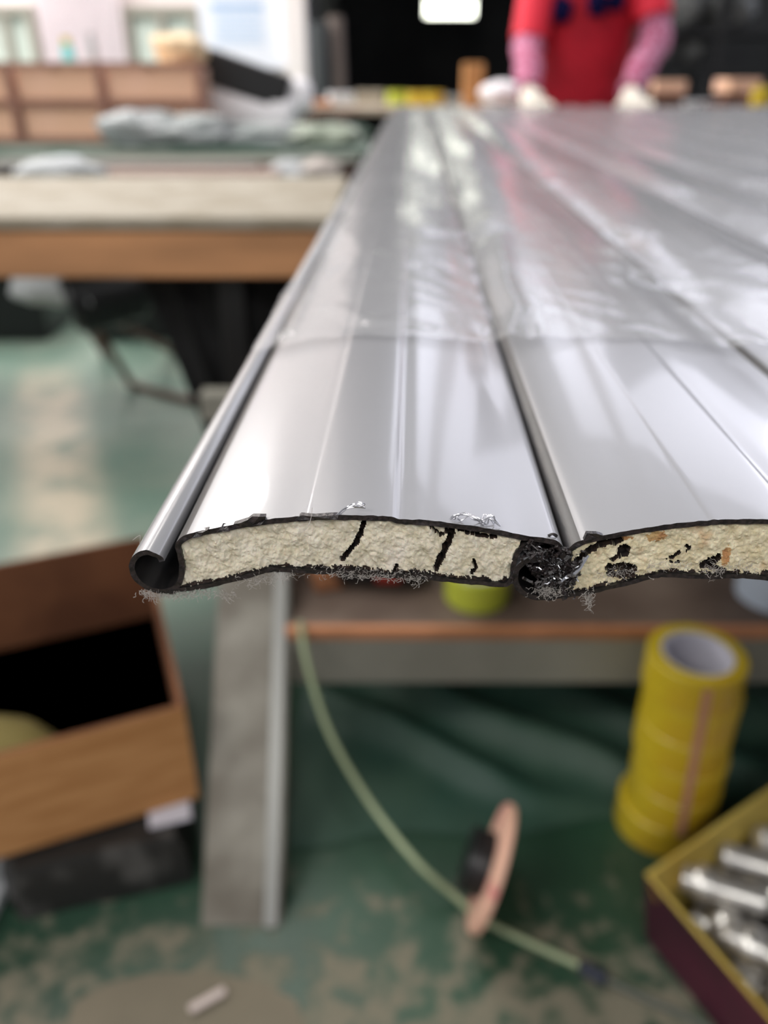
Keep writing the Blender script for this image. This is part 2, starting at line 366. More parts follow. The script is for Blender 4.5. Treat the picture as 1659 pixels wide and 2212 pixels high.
def ribbon(pts, t, seed, paint_fn, rag=.00035):
    n = len(pts); L_, Rr = [], []
    for i, p in enumerate(pts):
        d = (pts[min(i+1, n-1)]-pts[max(i-1, 0)]).normalized(); nn = Vector((-d.y, d.x, 0))
        L_.append(p+nn*t/2); Rr.append(p-nn*t/2)
    verts, faces, mi = [], [], []
    for j, v in enumerate(VS):
        for side, Q in enumerate((L_, Rr)):
            for i, q in enumerate(Q):
                vv = v + (rag*(noise.noise(Vector((q.x*900, q.y*900, seed+side*.3)))) if j == 0 else 0)
                verts.append((q.x, vv, q.y+wave(q.x, v, seed)))
    for j in range(len(VS)-1):
        for side in (0, 1):
            b0 = j*2*n+side*n; b1 = b0+2*n
            for i in range(n-1):
                f = (b0+i, b0+i+1, b1+i+1, b1+i)
                faces.append(f if side else f[::-1]); mi.append(paint_fn(i, side, j))
        for i in (0, n-1):
            b0 = j*2*n+i; faces.append((b0, b0+n, b0+3*n, b0+2*n)); mi.append(1)
    for i in range(n-1):
        faces.append((i, i+1, n+i+1, n+i)); mi.append(1)
        e = (len(VS)-1)*2*n; faces.append((e+i, e+i+1, e+n+i+1, e+n+i)); mi.append(1)
    return verts, faces, mi
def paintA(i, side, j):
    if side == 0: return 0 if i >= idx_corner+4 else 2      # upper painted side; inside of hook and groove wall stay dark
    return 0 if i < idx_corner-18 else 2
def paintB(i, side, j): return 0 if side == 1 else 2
def sky(): pass

def face_grid(x0, x1, seed, cracks, holes, rows=44, step=2.0):
    """foam core: end face as a finely broken surface, side walls run back along the slat"""
    def sample(P, x):
        best = None
        return best
    topP = [p for p in SK[17:40]]; botP = [p for p in SB[:17]]
    def interp(P, x):
        if x <= P[0][0]: return P[0][1]
        for (xa, ya), (xb, yb) in zip(P[:-1], P[1:]):
            if xa <= x <= xb: return ya+(yb-ya)*(x-xa)/(xb-xa)
        return P[-1][1]
    n = int((x1-x0)/step)+1; verts, faces, mi = [], [], []
    info = []
    for r in range(rows+1):
        for c in range(n):
            x = x0+c*step; t = r/rows
            yt = interp(topP, x)+1; yb = interp(botP, x)-1
            if x < 406: yt = max(yt, 1171-(x-389)*.6)
            y = yt+(yb-yt)*t
            # right edge follows the inner wall
            xx = x
            if x > 1085:
                lim = 1107+ (18*max(0, (1215-y)/40) if y < 1215 else 0)
                xx = 1085+(x-1085)*(lim-1085)/(x1-1085)
            p = UW(xx, y)
            q = Vector((p.x*1000, p.y*1000, seed))
            d = -.0003 + .0005*noise.noise(q*.35) + .00028*noise.noise(q*1.3) + .00022*noise.noise(q*3.2)
            d += .0005*noise.noise(Vector((q.x*.8+q.y*.4, q.y*.08, seed+5)))
            m = 0; nz = 5.5*noise.noise(q*1.4)+3*noise.noise(q*3.1)
            for pl, wd in cracks:
                for (xa, ya), (xb, yb2) in zip(pl[:-1], pl[1:]):
                    ab = Vector((xb-xa, yb2-ya)); ap = Vector((xx-xa, y-ya))
                    k = max(0, min(1, ap.dot(ab)/ab.length_squared)); dd = (ap-ab*k).length
                    if dd < wd+nz*.45: m = 1; d = max(d, .0002)+.0012
            for (hx, hy, rx, ry, mm) in holes:
                e = ((xx-hx)/rx)**2+((y-hy)/ry)**2
                if e < 1+nz*.14: m = mm; d += .0008 if mm == 1 else 0
            # grime seeps in below the top skin and over the bottom skin
            g = noise.noise(Vector((x*.035, seed*3, 0)))
            if t > .93+.10*g+.02*nz/4 or t < .015+.05*(g-.15): m = max(m, 1) if (nz > -1.5) else m
            verts.append((p.x, .0009+d, p.y)); info.append(m)
    for r in range(rows):
        for c in range(n-1):
            a = r*n+c
            faces.append((a, a+n, a+n+1, a+1)); mi.append(max(info[a], info[a+n+1]) if max(info[a], info[a+n+1]) < 2 or min(info[a], info[a+n+1]) > 1 else info[a])
    # run the border back
    rim = [c for c in range(n)] + [r*n+n-1 for r in range(1, rows+1)] + [rows*n+c for c in range(n-2, -1, -1)] + [r*n for r in range(rows-1, 0, -1)]
    b0 = len(verts)
    for i in rim: verts.append((verts[i][0], LEN-.002, verts[i][2]))
    for k in range(len(rim)):
        k2 = (k+1) % len(rim); faces.append((rim[k], rim[k2], b0+k2, b0+k)); mi.append(0)
    faces.append(tuple(range(b0, b0+len(rim)))); mi.append(0)
    return verts, faces, mi
cr1 = [([(787,1126),(783,1142),(776,1160),(768,1176),(757,1188),(745,1204),(738,1212)], 4.6),
       ([(972,1140),(976,1152),(970,1170),(960,1190),(950,1210),(942,1232)], 6.0),
       ([(1020,1240),(1028,1228),(1024,1216)], 3.5), ([(990,1146),(1040,1160),(1070,1162)], 3.0), ([(850,1236),(858,1226)], 3.5),
       ([(930,1140),(950,1160),(968,1150)], 2.5)]
# slat 2 cracks are traced in its own place, then moved one pitch to the left
def sh(l): return [([(x-855, y) for x, y in p], w) for p, w in l]
cr2 = sh([([(1342,1158),(1320,1161),(1296,1170),(1282,1180),(1268,1196),(1258,1208)], 6.5),
          ([(1336,1156),(1300,1166)], 7), ([(1478,1206),(1462,1208),(1450,1200)], 1),
          ([(1530,1213),(1548,1204),(1556,1196)], 7), ([(1575,1224),(1545,1216)], 4),
          ([(1484,1172),(1492,1176),(1488,1184)], 2.2), ([(1458,1198),(1470,1184)], 2.6),
          ([(1334,1219),(1354,1213),(1386,1221)], 7), ([(1340,1230),(1384,1230)], 7), ([(1350,1177),(1361,1177)], 7), ([(1350,1188),(1361,1188)], 7), ([(1334,1198),(1346,1190)], 3)])
M_stain = mat('foam_stain', srgb(176, 128, 84), 0.95, col2=srgb(206, 172, 120), nscale=300, bump=1, bscale=1200, bdist=.0005)
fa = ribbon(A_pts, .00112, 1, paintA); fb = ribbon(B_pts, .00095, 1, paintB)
f1 = face_grid(389, 1128, 1.0, cr1, [])
f2 = face_grid(389, 1128, 9.0, cr2, [(1415-855, 1149, 21, 15, 2), (1572-855, 1196, 9, 22, 2), (1340-855, 1153, 26, 5, 2)])
def local(px, py): p = UW(px, py); return Vector((p.x, 0, p.y))
def place(o, i, tilt=0.0):
    pivot = local(345, 1235)
    Rm = Matrix(((R_.x, D_.x, 0), (R_.y, D_.y, 0), (0, 0, 1))).to_4x4()
    T = Matrix.Translation(A0) @ Rm @ Matrix.Translation((i*PITCHU, 0, 0))
    T = T @ Matrix.Translation(pivot) @ Matrix.Rotation(-tilt, 4, 'Y') @ Matrix.Translation(-pivot)
    o.matrix_world = T
ords = ['leftmost', 'second', 'third', 'fourth', 'fifth', 'sixth', 'seventh', 'eighth', 'ninth', 'tenth', 'eleventh', 'twelfth',
        'thirteenth', 'fourteenth', 'fifteenth', 'sixteenth', 'seventeenth', 'eighteenth', 'nineteenth', 'twentieth']
def slat(i, base=None):
    lab = ['white shutter slat with cream foam end and an open dark hook, leftmost of the row',
           'white shutter slat with brown stained foam end and black square hole, second from the left'][i] if i < 2 else \
          'white shutter slat in the row on the bench, %s from the left' % ords[i]
    t = thing('shutter_slat', lab, 'shutter slat', group='foam filled shutter slats laid side by side')
    place(t, i, [0, .0125, .006, -.004, .008, 0, .005][i % 7] if i else 0)
    if base is None or i < 2:
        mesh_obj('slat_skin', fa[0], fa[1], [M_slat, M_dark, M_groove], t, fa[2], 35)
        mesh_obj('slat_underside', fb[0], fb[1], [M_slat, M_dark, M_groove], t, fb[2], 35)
        f = f1 if i == 0 else f2
        mesh_obj('foam_core', f[0], f[1], [M_foam if i == 0 else M_foam2, M_crack, M_stain], t, f[2], 50)
    else:
        for ch in base.children:
            if ch.name.split('.')[0] in ('slat_skin', 'slat_underside', 'foam_core'):
                c = ch.copy(); COL.objects.link(c); c.parent = t
    return t
s1 = slat(0); s2 = slat(1)
slats = [s1, s2]+[slat(i, s2) for i in range(2, 20)]

# ragged cut edges, shavings and lint (local frame of slat 1)
def flake(pts_px, v0, th_, rise=.0):
    """jagged sliver standing on the top edge: pts give (x, y) outline in picture trace units"""
    bm = bmesh.new(); a, b = [], []
    for i, (x, y) in enumerate(pts_px):
        p = local(x, y); k = .0004*math.sin(i*2.1)
        a.append(bm.verts.new((p.x, v0+k, p.z))); b.append(bm.verts.new((p.x, v0+k+th_, p.z)))
    n = len(a)
    bm.faces.new(a); bm.faces.new(b[::-1])
    for i in range(n): bm.faces.new((a[i], a[(i+1) % n], b[(i+1) % n], b[i]))
    bmesh.ops.triangulate(bm, faces=[f for f in bm.faces if len(f.verts) > 4])
    return bm
for pts in ([(498,1143),(505,1132),(520,1126),(536,1121),(545,1115),(562,1112),(574,1114),(573,1122),(566,1129),(545,1133),(520,1138)],
            [(415,1161),(425,1150),(440,1146),(450,1142),(452,1149),(436,1155)],
            [(636,1122),(650,1113),(680,1112),(720,1111),(732,1113),(728,1119),(680,1120)],
            [(470,1146),(480,1136),(486,1139),(492,1136),(500,1140),(498,1144)]):
    bm_obj('burr', flake(pts, -.0004, .0012), M_dark, s1)
for pts in ([(1262-855,1155),(1266-855,1140),(1285-855,1137),(1300-855,1143),(1290-855,1150)],):
    bm_obj('burr', flake(pts, -.0003, .0010), M_dark, s2)
def toW(v): return A0 + R_*v[0] + D_*v[1] + Vector((0, 0, v[2]))
def wire(name, pts, r, m, lab, cat, seed=0, strands=1, spread=.0006, group=None):
    bm = bmesh.new(); rnd = random.Random(seed)
    for s in range(strands):
        off = Vector((rnd.uniform(-1, 1), rnd.uniform(-1, 1), rnd.uniform(-1, 1)))*spread*(s > 0)
        P = [Vector(toW(Vector((local(x, y).x, v, local(x, y).z))+off+Vector((rnd.gauss(0, 1), rnd.gauss(0, 1), rnd.gauss(0, 1)))*spread*.35)) for x, y, v in pts]
        tube(bm, catmull(P, 5), r, 5)
    o = bm_obj(name, bm, m, smooth=60); return tag(o, lab, cat, group)
wire('metal_shaving', [(729,1113,0),(740,1103,.0004),(752,1095,.0005),(765,1094,.0008),(775,1092,.001),(789,1095,.001),(780,1099,.001),(760,1098,.0008)], .00012, M_shav,
     'tiny curled silver shaving standing on the leftmost slat near its first ridge', 'metal shaving', 1, 3, .0004)
wire('metal_shaving', [(978,1128,.001),(992,1120,.001),(1010,1120,.0015),(1026,1126,.001),(1044,1135,.001),(1060,1128,.0013),(1075,1139,.001)], .00016, M_shav,
     'longer white shaving on the slanting right half of the leftmost slat edge', 'metal shaving', 2, 5, .0009)
wire('metal_shaving', [(1186,1162,.001),(1197,1158,.001),(1206,1163,.001)], .0002, M_dark, 'tiny dark chip at the right corner of the leftmost slat', 'metal shaving', 3, 2, .0003)
def fluff(name, spots, label, seed, m=M_lint, r=.000045):
    bm = bmesh.new(); rnd = random.Random(seed)
    for (x, y, sx, sy, n) in spots:
        for k in range(n*(3 if m is M_lint else 1)):
            p = local(x+rnd.gauss(0, sx), y+rnd.gauss(0, sy)); v = rnd.uniform(-.0004, .0012)
            P = [Vector((p.x, v, p.z))]
            d = Vector((rnd.gauss(0, 1), rnd.gauss(0, .4), rnd.gauss(0, 1)))
            for s in range(5):
                d = (d+Vector((rnd.gauss(0, .8), rnd.gauss(0, .3), rnd.gauss(0, .8)))).normalized()
                P.append(P[-1]+d*rnd.uniform(.00015, .0005)*(1 if m is M_lint else 1.7))
            tube(bm, [toW(q) for q in P], r*rnd.uniform(.5, 1.5), 4)
    o = bm_obj(name, bm, m); o['kind'] = 'stuff'; o['label'] = label; o['category'] = 'lint'
    return o
fluff('lint', [(320,1284,10,2,18),(345,1287,14,2,26),(380,1287,16,2.5,24),(430,1282,22,3,28),(490,1288,8,4,12),(560,1256,24,6,26),(610,1246,25,4,14)],
      'pale lint hanging under the open hook and left end of the slats', 4)
fluff('lint', [(740,1238,40,4,40),(800,1243,28,4,34),(845,1246,30,4,34),(900,1250,12,6,26),(1180,1276,14,4,26),(1190,1284,7,4,24),(1220,1272,10,3,10),(1272,1278,6,3,12),(1272,1296,3,9,22),
               (1340,1240,30,4,20),(1440,1222,30,3,14),(1545,1232,12,6,20),(1600,1226,30,2,10)],
      'pale lint clinging to the rough underside of the slat ends', 5)
fluff('plastic_curl', [(1150,1195,14,12,22),(1185,1215,22,16,40),(1215,1220,12,14,34),(1195,1245,20,10,40),(1225,1250,12,10,30),(1240,1215,8,12,20)],
      'black and grey plastic curls packed in the joint between the first two slats', 6, M_dark, .0003)
fluff('plastic_curl', [(1190,1205,20,12,8),(1215,1225,10,12,8),(1200,1250,16,8,8),(1238,1226,9,8,8)],
      'silvery hair-thin scraps in the joint between the first two slats', 8, M_shav, .00012)
# dark stuffing plug of swarf filling slat 2's hook
bm = bmesh.new()
for k in range(26):
    rnd = random.Random(k); a = rnd.uniform(0, 2*PI); rr = rnd.uniform(0, 30)
    p = local(1180+rr*math.cos(a), 1228+rr*math.sin(a)*.85)
    q = bmesh.ops.create_icosphere(bm, subdivisions=2, radius=rnd.uniform(.0007, .0014))
    for v in q['verts']: v.co = v.co*(1+.5*noise.noise(v.co*1500+Vector((k, 0, 0)))) + Vector((p.x, rnd.uniform(.0012, .003), p.z))
bmesh.ops.transform(bm, matrix=Matrix.Translation(A0) @ Matrix(((R_.x, D_.x, 0), (R_.y, D_.y, 0), (0, 0, 1))).to_4x4(), verts=bm.verts)
o = bm_obj('plastic_swarf', bm, M_dark, smooth=40); o['kind'] = 'stuff'; o['label'] = 'black swarf clumps filling the hook of the second slat'; o['category'] = 'swarf'
# bright bent strip leaving the joint to the right
wire('foil_strip', [(1213,1250,-.0004),(1225,1243,-.0006),(1238,1236,-.0008),(1250,1222,-.0006),(1262,1206,0)], .00035, M_shav,
     'thin silver foil strip sticking out of the joint beside stained foam', 'foil strip', 9, 2, .0005)
wire('hair', [(640,1147,-.001),(655,1137,-.002),(668,1124,-.002),(672,1110,-.001),(668,1100,0)], .00006, M_lint, 'fine pale hair across the top edge of the leftmost slat', 'hair', 11)
wire('hair', [(286,1166,0),(296,1160,.001),(302,1168,.001),(300,1182,.001)], .00006, M_lint, 'fine pale hair curling above the open hook', 'hair', 12)

# protective film over the slats
topline = [(p.x, p.y+.00056) for p in A_pts[idx_corner:-14]] + [(p.x, p.y+.00056) for p in A_pts[4:24]]
def top_h(u):
    best = -1e9; k = u/PITCHU; i0 = math.floor((u-topline[0][0])/PITCHU)
    for i in (i0-1, i0, i0+1):
        for a, b in topline:
            if abs(a+i*PITCHU-u) < .0016: best = max(best, b)
    return best if best > -1 else None
NU = 72; tab = []
for k in range(NU):
    u = topline[0][0]+PITCHU*k/NU; h = top_h(u); tab.append(h)
for k in range(NU):
    if tab[k] is None: tab[k] = max(x for x in (tab[k-1], tab[(k+1) % NU], tab[k-2]) if x is not None)
sm = [max(tab[(k+d) % NU] for d in range(-3, 4)) for k in range(NU)]
sm = [sum(sm[(k+d) % NU] for d in (-2, -1, 0, 1, 2))/5 for k in range(NU)]
def film_h(u):
    k = ((u-topline[0][0])/PITCHU*NU) % NU; i = int(k); f = k-i
    return sm[i % NU]*(1-f)+sm[(i+1) % NU]*f
u0 = local(322, 1200).x; us = [u0+.0026*i for i in range(int(1.46/.0026))]
vs = []; v, s = 0.0, .0022
while v < LEN-.14: vs.append(v); v += s; s = min(s*1.02, .03)
def on_slat(px, py):
    p = G(px, py, ZT)-A0; return Vector((p.dot(R_), p.dot(D_)))
folds = [([on_slat(*p) for p in pl], w, h) for pl, w, h in (
    ([(1000,522),(1040,516),(1082,488)], .0045, .0030), ([(1078,540),(1080,600),(1092,660),(1112,700),(1095,760)], .0042, .0042),
    ([(880,522),(965,526)], .005, .0022), ([(1335,560),(1395,625)], .008, .0040), ([(1500,690),(1605,765)], .006, .0032),
    ([(690,570),(655,650),(618,740)], .003, .0022), ([(720,700),(800,735),(900,742)], .004, .0015), ([(1180,400),(1330,520)], .012, .004))]
def fold_h(u, v):
    h = 0; q = Vector((u, v))
    for pl, w, hh_ in folds:
        for a, b in zip(pl[:-1], pl[1:]):
            ab = b-a; ap = q-a; k = max(0, min(1, ap.dot(ab)/ab.length_squared)); d = (ap-ab*k).length
            if d < w*2.5: h = max(h, hh_*math.exp(-(d/w)**2))
    return h
verts, faces = [], []
for j, v in enumerate(vs):
    for u in us:
        e = .116+.010*noise.noise(Vector((u*18, 3, 0)))+.004*noise.noise(Vector((u*70, 9, 0)))
        vv = e+v*(LEN-.02-e)/vs[-1]
        h = film_h(u)+.0009
        q = Vector((u*17, vv*6, 1.5))
        rg = 1-abs(noise.noise(q)); rg2 = 1-abs(noise.noise(Vector((u*60+vv*25, vv*26-u*12, 4))))
        h += .0016*(max(0, rg-.70)/.30)**1.5 + .0004*max(0, rg2-.72)/.28 + .00014*noise.noise(Vector((u*90, vv*60, 0)))+.0004
        if vv < .9: h += fold_h(u, vv)
        if u < u0+.008: h -= (u0+.008-u)*.25
        verts.append(toW((u, vv, h)))
n = len(us)
for j in range(len(vs)-1):
    for i in range(n-1): faces.append((j*n+i, j*n+i+1, (j+1)*n+i+1, (j+1)*n+i))
o = mesh_obj('protective_film', verts, faces, M_film, smooth=80)
tag(o, 'clear wrinkled plastic film lying over the white slats', 'plastic film')

# ------------------------------------------------------------------ work table carrying the slats
zb = A0.z + local(358, 1282).z - .0003
wt = thing('work_table', 'steel framed work table hidden beneath the white slats', 'table', (0, 0, 0))
bm = bmesh.new(); box(bm, (0.86, 1.62, zb-.016), (1.66, 2.3, .030), Matrix.Rotation(-th, 3, 'Z'), .002); bm_obj('table_top', bm, M_board, wt)
for x, y in ((.14, 1.25), (1.6, .75), (.14, 2.6), (1.6, 2.6)):
    bm = bmesh.new(); box(bm, (x, y, (zb-.031)/2), (.05, .05, zb-.033), None, .003); bm_obj('leg', bm, M_rail, wt)
bm = bmesh.new(); box(bm, (.55, 1.02, .475), (1.60, .03, .04), None, .003); bm_obj('cross_rail', bm, M_rail, wt)
# lower shelf with wood edge and grey rail
yS = G(900, 1350, .25).y
xS0 = V(622, 1400, yS).x; xSc, xSw = (xS0+1.87)/2, 1.87-xS0
xP = V(642, 1300, 1.02).x
for x in (xP, 1.33):
    bm = bmesh.new(); box(bm, (x, 1.05, .249), (.026, .028, .496), None, .002); bm_obj('leg', bm, M_brown, wt, label='thin dark brown leg')
bm = bmesh.new(); box(bm, (xSc, yS+.42, .243), (xSw, .84, .014), None, .001); bm_obj('shelf_board', bm, M_shelf, wt)
bm = bmesh.new(); box(bm, (xSc, yS-.006, .2435), (xSw, .012, .0155), None, .001); bm_obj('shelf_edge', bm, M_wood, wt, label='orange brown wooden shelf edge')
bm = bmesh.new(); box(bm, (xSc, yS+.006, .197), (xSw, .03, .076), None, .003); bm_obj('rail', bm, M_rail, wt)

# leaning steel leg
pa = G(520, 2003, 0.0); pb = V(549, 1262, .855)
dirn = (pb-pa).normalized(); pe = pa+dirn*(.47/dirn.z)
lg = thing('steel_bar', 'weathered grey box section steel bar leaning up from the floor against the cross rail', 'steel bar', pa)
Wd = .094
nrm = Vector((1, 0, 0)).cross(dirn).normalized()
def seg_beam(x0, x1, d0, d1, m, name):
    bm = bmesh.new(); a = Vector((0, 0, 0)); b = pe-pa
    side = dirn.cross(nrm).normalized()
    if side.x < 0: side = -side
    vs_ = []
    for base in (a, b):
        for sx, sd in ((x0, d0), (x1, d0), (x1, d1), (x0, d1)):
            vs_.append(bm.verts.new(base+side*sx+nrm*(-sd if nrm.y < 0 else sd)))
    for f in ((0, 1, 2, 3), (4, 5, 6, 7), (0, 1, 5, 4), (1, 2, 6, 5), (2, 3, 7, 6), (3, 0, 4, 7)): bm.faces.new([vs_[i] for i in f])
    bmesh.ops.bevel(bm, geom=list(bm.edges), offset=.0015, segments=2, affect='EDGES')
    bm_obj(name, bm, m, lg)
seg_beam(-Wd/2, Wd/2-.020, 0, .035, M_steel, 'web')
seg_beam(Wd/2-.020, Wd/2-.004, -.004, .038, M_steel_e, 'flange')
seg_beam(Wd/2-.004, Wd/2, 0, .040, M_steel, 'flange_back')

# things on the lower shelf
def tape_roll(name, c, ro, ri, h, mt, label, group=None, rot=(0, 0, 0), core=.006):
    t = thing(name, label, 'tape roll', c, rot, group)
    b = .0015
    bm_obj('tape_winding', lathe([(ri+core, 0), (ro-b, 0), (ro, b), (ro, h-b), (ro-b, h), (ri+core, h)]), mt, t, 40)
    bm_obj('core', lathe([(ri, .001), (ri+core-.0002, .001), (ri+core-.0002, h-.001), (ri, h-.001)]), M_core, t, 40)
    return t
c = G(1028, 1288, .25); tape_roll('tape_roll', (c.x, c.y, .2505), .043, .030, .045, M_tapelime, 'lime yellow tape roll lying on the brown lower shelf')
c = G(1668, 1285, .25)
t = thing('plastic_tub', 'pale blue white round tub standing on the lower shelf', 'tub', (c.x, c.y, .2505))
bm_obj('tub_body', lathe([(0.0, 0), (.048, 0), (.056, .10), (.053, .10), (.046, .004), (0.0, .004)], closed=False), mat('tub_blue', srgb(196, 208, 222), .35), t, 40)
bm_obj('rim', lathe([(.053, .098), (.059, .098), (.059, .106), (.053, .106)]), mat('tub_rim', srgb(214, 222, 230), .35), t, 40)
c = G(820, 1262, .25)
t = thing('hand_tool', 'black and red power tool lying on the lower shelf', 'power tool', (c.x, c.y, .2505))
bm = bmesh.new(); tube(bm, catmull([(-.065, 0, .022), (-.03, 0, .026), (.01, .0, .028), (.045, 0, .024), (.066, .01, .02)], 4), [.012]+[.02]*4+[.024]*4+[.022]*4+[.018]*4, 16); bm_obj('tool_body', bm, M_black, t, 50)
bm = bmesh.new(); box(bm, (.012, -.020, .028), (.034, .014, .020), None, .004); bm_obj('switch', bm, M_redp, t, label='red switch')
bm = bmesh.new(); box(bm, (-.03, .045, .018), (.032, .09, .03), Matrix.Rotation(.4, 3, 'Z'), .006); bm_obj('handle', bm, M_black, t)
c = G(704, 1258, .25)
tag(bm_obj('wood_offcut', (lambda b: (box(b, (c.x, c.y, .27), (.04, .05, .038), Matrix.Rotation(.3, 3, 'Z'), .004), b)[1])(bmesh.new()), M_wood), 'small wood block on the lower shelf beside the leaning bar', 'wood block')

# green sheet added below the shelf, diagonal folds shaped to give light and dark bands
pts = [G(640, 1440), G(1500, 1440)]
vx0, vx1, vy0, vy1 = -.13, .62, .70, 1.62
verts, faces = [], []; nx, ny = 120, 120
e1 = (G(1350, 1800)-G(700, 1480)); e1.z = 0; e1.normalize(); e2 = Vector((-e1.y, e1.x, 0)); og = G(700, 1480)
for j in range(ny+1):
    for i in range(nx+1):
        x = vx0+(vx1-vx0)*i/nx; y = vy0+(vy1-vy0)*j/ny
        q = Vector((x, y, 0))-og; a = q.dot(e1); b = q.dot(e2)
        fold = 0
        for b0, w_, h_ in ((-.022, .028, .030), (.075, .034, .034), (.19, .04, .028), (.33, .05, .03)):
            fold = max(fold, h_*math.exp(-((b-b0)/w_)**2*1.4))
        edge = min(i, nx-i, j, ny-j)/6; edge = min(1, edge)
        near = min(1, max(0, (y-.70-.10*noise.noise(Vector((x*6, 1, 2))))/.1))
        h = .0025+(fold*near+.002*noise.noise(Vector((x*20, y*20, 0))))*edge
        verts.append((x+.02*noise.noise(Vector((y*8, 5, 1)))*(i in (0, nx)), y+.05*noise.noise(Vector((x*5, 2, 7)))*(1-j/ny), max(.001, h)))
for j in range(ny):
    for i in range(nx): faces.append((j*(nx+1)+i, j*(nx+1)+i+1, (j+1)*(nx+1)+i+1, (j+1)*(nx+1)+i))
o = mesh_obj('green_tarpaulin', verts, faces, M_greensheet, smooth=80); tag(o, 'dark green tarpaulin with diagonal folds on the floor under the shelf', 'tarpaulin')

# ------------------------------------------------------------------ tape tower
base = G(1418, 1782); HR = .048; RO = .0555
print('tape base', base)
tl = ['bottom roll of the yellow tape stack, pushed out to the left', 'yellow tape roll second from the floor in the stack', 'yellow tape roll third from the floor in the stack',
      'yellow tape roll fourth from the floor in the stack', 'yellow tape roll just under the top one in the stack', 'top roll of the yellow tape stack with open core']
for i in range(6):
    dx = -.010 if i == 0 else [0, .001, -.001, .0015, -.0005][i-1]
    tape_roll('tape_roll', (base.x+.012+dx-.0025*i, base.y+(.004 if i == 0 else 0), i*HR+.0005*i), RO, .0375, HR, M_tape, tl[i], 'yellow tape rolls in the tall stack', core=.0035)
bm = bmesh.new(); aa = math.radians(-97)
for k in range(14):
    z = .048+k*(5*HR-.004)/13
    for s in (-.085, .085):
        r0 = RO+.0012; bm.verts.new((base.x+.0105-.0009*k+r0*math.cos(aa+s), base.y+r0*math.sin(aa+s), z))
bm.verts.ensure_lookup_table()
for k in range(13): bm.faces.new([bm.verts[2*k], bm.verts[2*k+1], bm.verts[2*k+3], bm.verts[2*k+2]])
bmesh.ops.solidify(bm, geom=list(bm.faces), thickness=-.0006)
tag(bm_obj('tear_strip', bm, M_pink), 'pink tear strip running down the side of the yellow tape stack', 'strip')

# ------------------------------------------------------------------ carton of fittings (bottom right)
zc = .11
k0, k1, k2 = G(1393, 1888, zc), G(1600, 1745, zc), G(1680, 2225, zc)
e_b = (k1-k0).normalized(); e_l = (k2-k0).normalized()
LB, LL = .42, .34
cor = [k0, k0+e_b*LB, k0+e_b*LB+e_l*LL, k0+e_l*LL]
ct = thing('fittings_carton', 'open maroon carton with yellow inside full of silver fittings', 'carton', (k0.x, k0.y, 0))
inner = (cor[0]+cor[2])/2
def mitre_wall(cs, i, z0, z1, t, m_out, m_in, parent, name, shrink=1.0):
    c = sum((Vector((p.x, p.y, 0)) for p in cs), Vector())/4; loc = Vector((parent.location.x, parent.location.y, 0))
    P = [Vector((cs[k % 4].x, cs[k % 4].y, 0)) for k in (i, i+1)]
    def inn(p): return p+(c-p).normalized()*t*1.35
    vs_ = []
    for z, s in ((z0, shrink), (z1, 1.0)):
        o_ = [c+(p-c)*s for p in P]
        vs_ += [q+Vector((0, 0, z))-loc for q in o_]+[inn(q)+Vector((0, 0, z))-loc for q in o_]
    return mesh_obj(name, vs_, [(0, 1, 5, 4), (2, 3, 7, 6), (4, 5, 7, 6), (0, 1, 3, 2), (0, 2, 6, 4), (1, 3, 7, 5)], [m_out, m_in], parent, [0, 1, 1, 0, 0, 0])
for i in range(4): mitre_wall(cor, i, .001, zc, .004, M_maroon, M_yellow, ct, 'side_wall', .93)
bm = bmesh.new(); bm.faces.new([bm.verts.new((p.x-k0.x, p.y-k0.y, .002)) for p in [inner+(q-inner)*.93 for q in cor]])
bmesh.ops.solidify(bm, geom=list(bm.faces), thickness=-.002); bm_obj('base', bm, M_yellow, ct)
# rolled rim
for a, b in ((cor[0], cor[1]), (cor[0], cor[3])):
    bm = bmesh.new(); cc = (inner-(a+b)/2); cc.z = 0; cc.normalize()
    q = Vector((k0.x, k0.y, 0)); vv = [bm.verts.new(p-q+cc*o_+Vector((0, 0, dz))) for p, o_, dz in ((a, 0, .0012), (b, 0, .0012), (b, .022, -.020), (a, .022, -.020))]
    bm.faces.new(vv); bmesh.ops.solidify(bm, geom=list(bm.faces), thickness=.0015); bm_obj('liner_flap', bm, M_yellow, ct)
def fitting(c, rot, s=1.0):
    t = thing('metal_fitting', 'silver cylindrical metal fitting with a rounded collar, heaped in the maroon carton', 'fitting', c, rot, 'silver fittings heaped in the carton')
    return t
K = 1.5
fm1 = lathe([(r*K, z*K) for r, z in [(.0, -.028), (.0085, -.028), (.0095, -.027), (.0095, .026), (.0085, .028), (.006, .028), (.006, -.02), (0, -.02)]], 20, False)
fm2 = lathe([(r*K, (z-.03)*K) for r, z in [(.0097, .010), (.0125, .011), (.0135, .014), (.0135, .019), (.0125, .022), (.0097, .023)]], 20, False)
ft0 = fitting((0, 0, 0), (0, 0, 0)); b0_ = bm_obj('barrel', fm1, M_alu, ft0, 40); b1_ = bm_obj('collar', fm2, M_alu, ft0, 40)
cnt = 0; rnd = random.Random(5)
for lay in range(4):
    for i in range(5):
        for j in range(4):
            fu, fv = .062+i*.064+rnd.uniform(-.008, .008)+(3-lay)*.006, .062+j*.062+rnd.uniform(-.008, .008)+(3-lay)*.006
            if fu > LB-.07 or fv > LL-.07: continue
            p = k0+e_b*fu+e_l*fv
            pt = (p.x, p.y, .022+lay*.0265+rnd.uniform(0, .005))
            rt = (PI/2+rnd.uniform(-.3, .3), rnd.uniform(0, 6), rnd.uniform(0, 6.28))
            if cnt == 0: ft0.location = pt; ft0.rotation_euler = rt
            else:
                t = fitting(pt, rt)
                for ch in (b0_, b1_): c2 = ch.copy(); COL.objects.link(c2); c2.parent = t
            cnt += 1

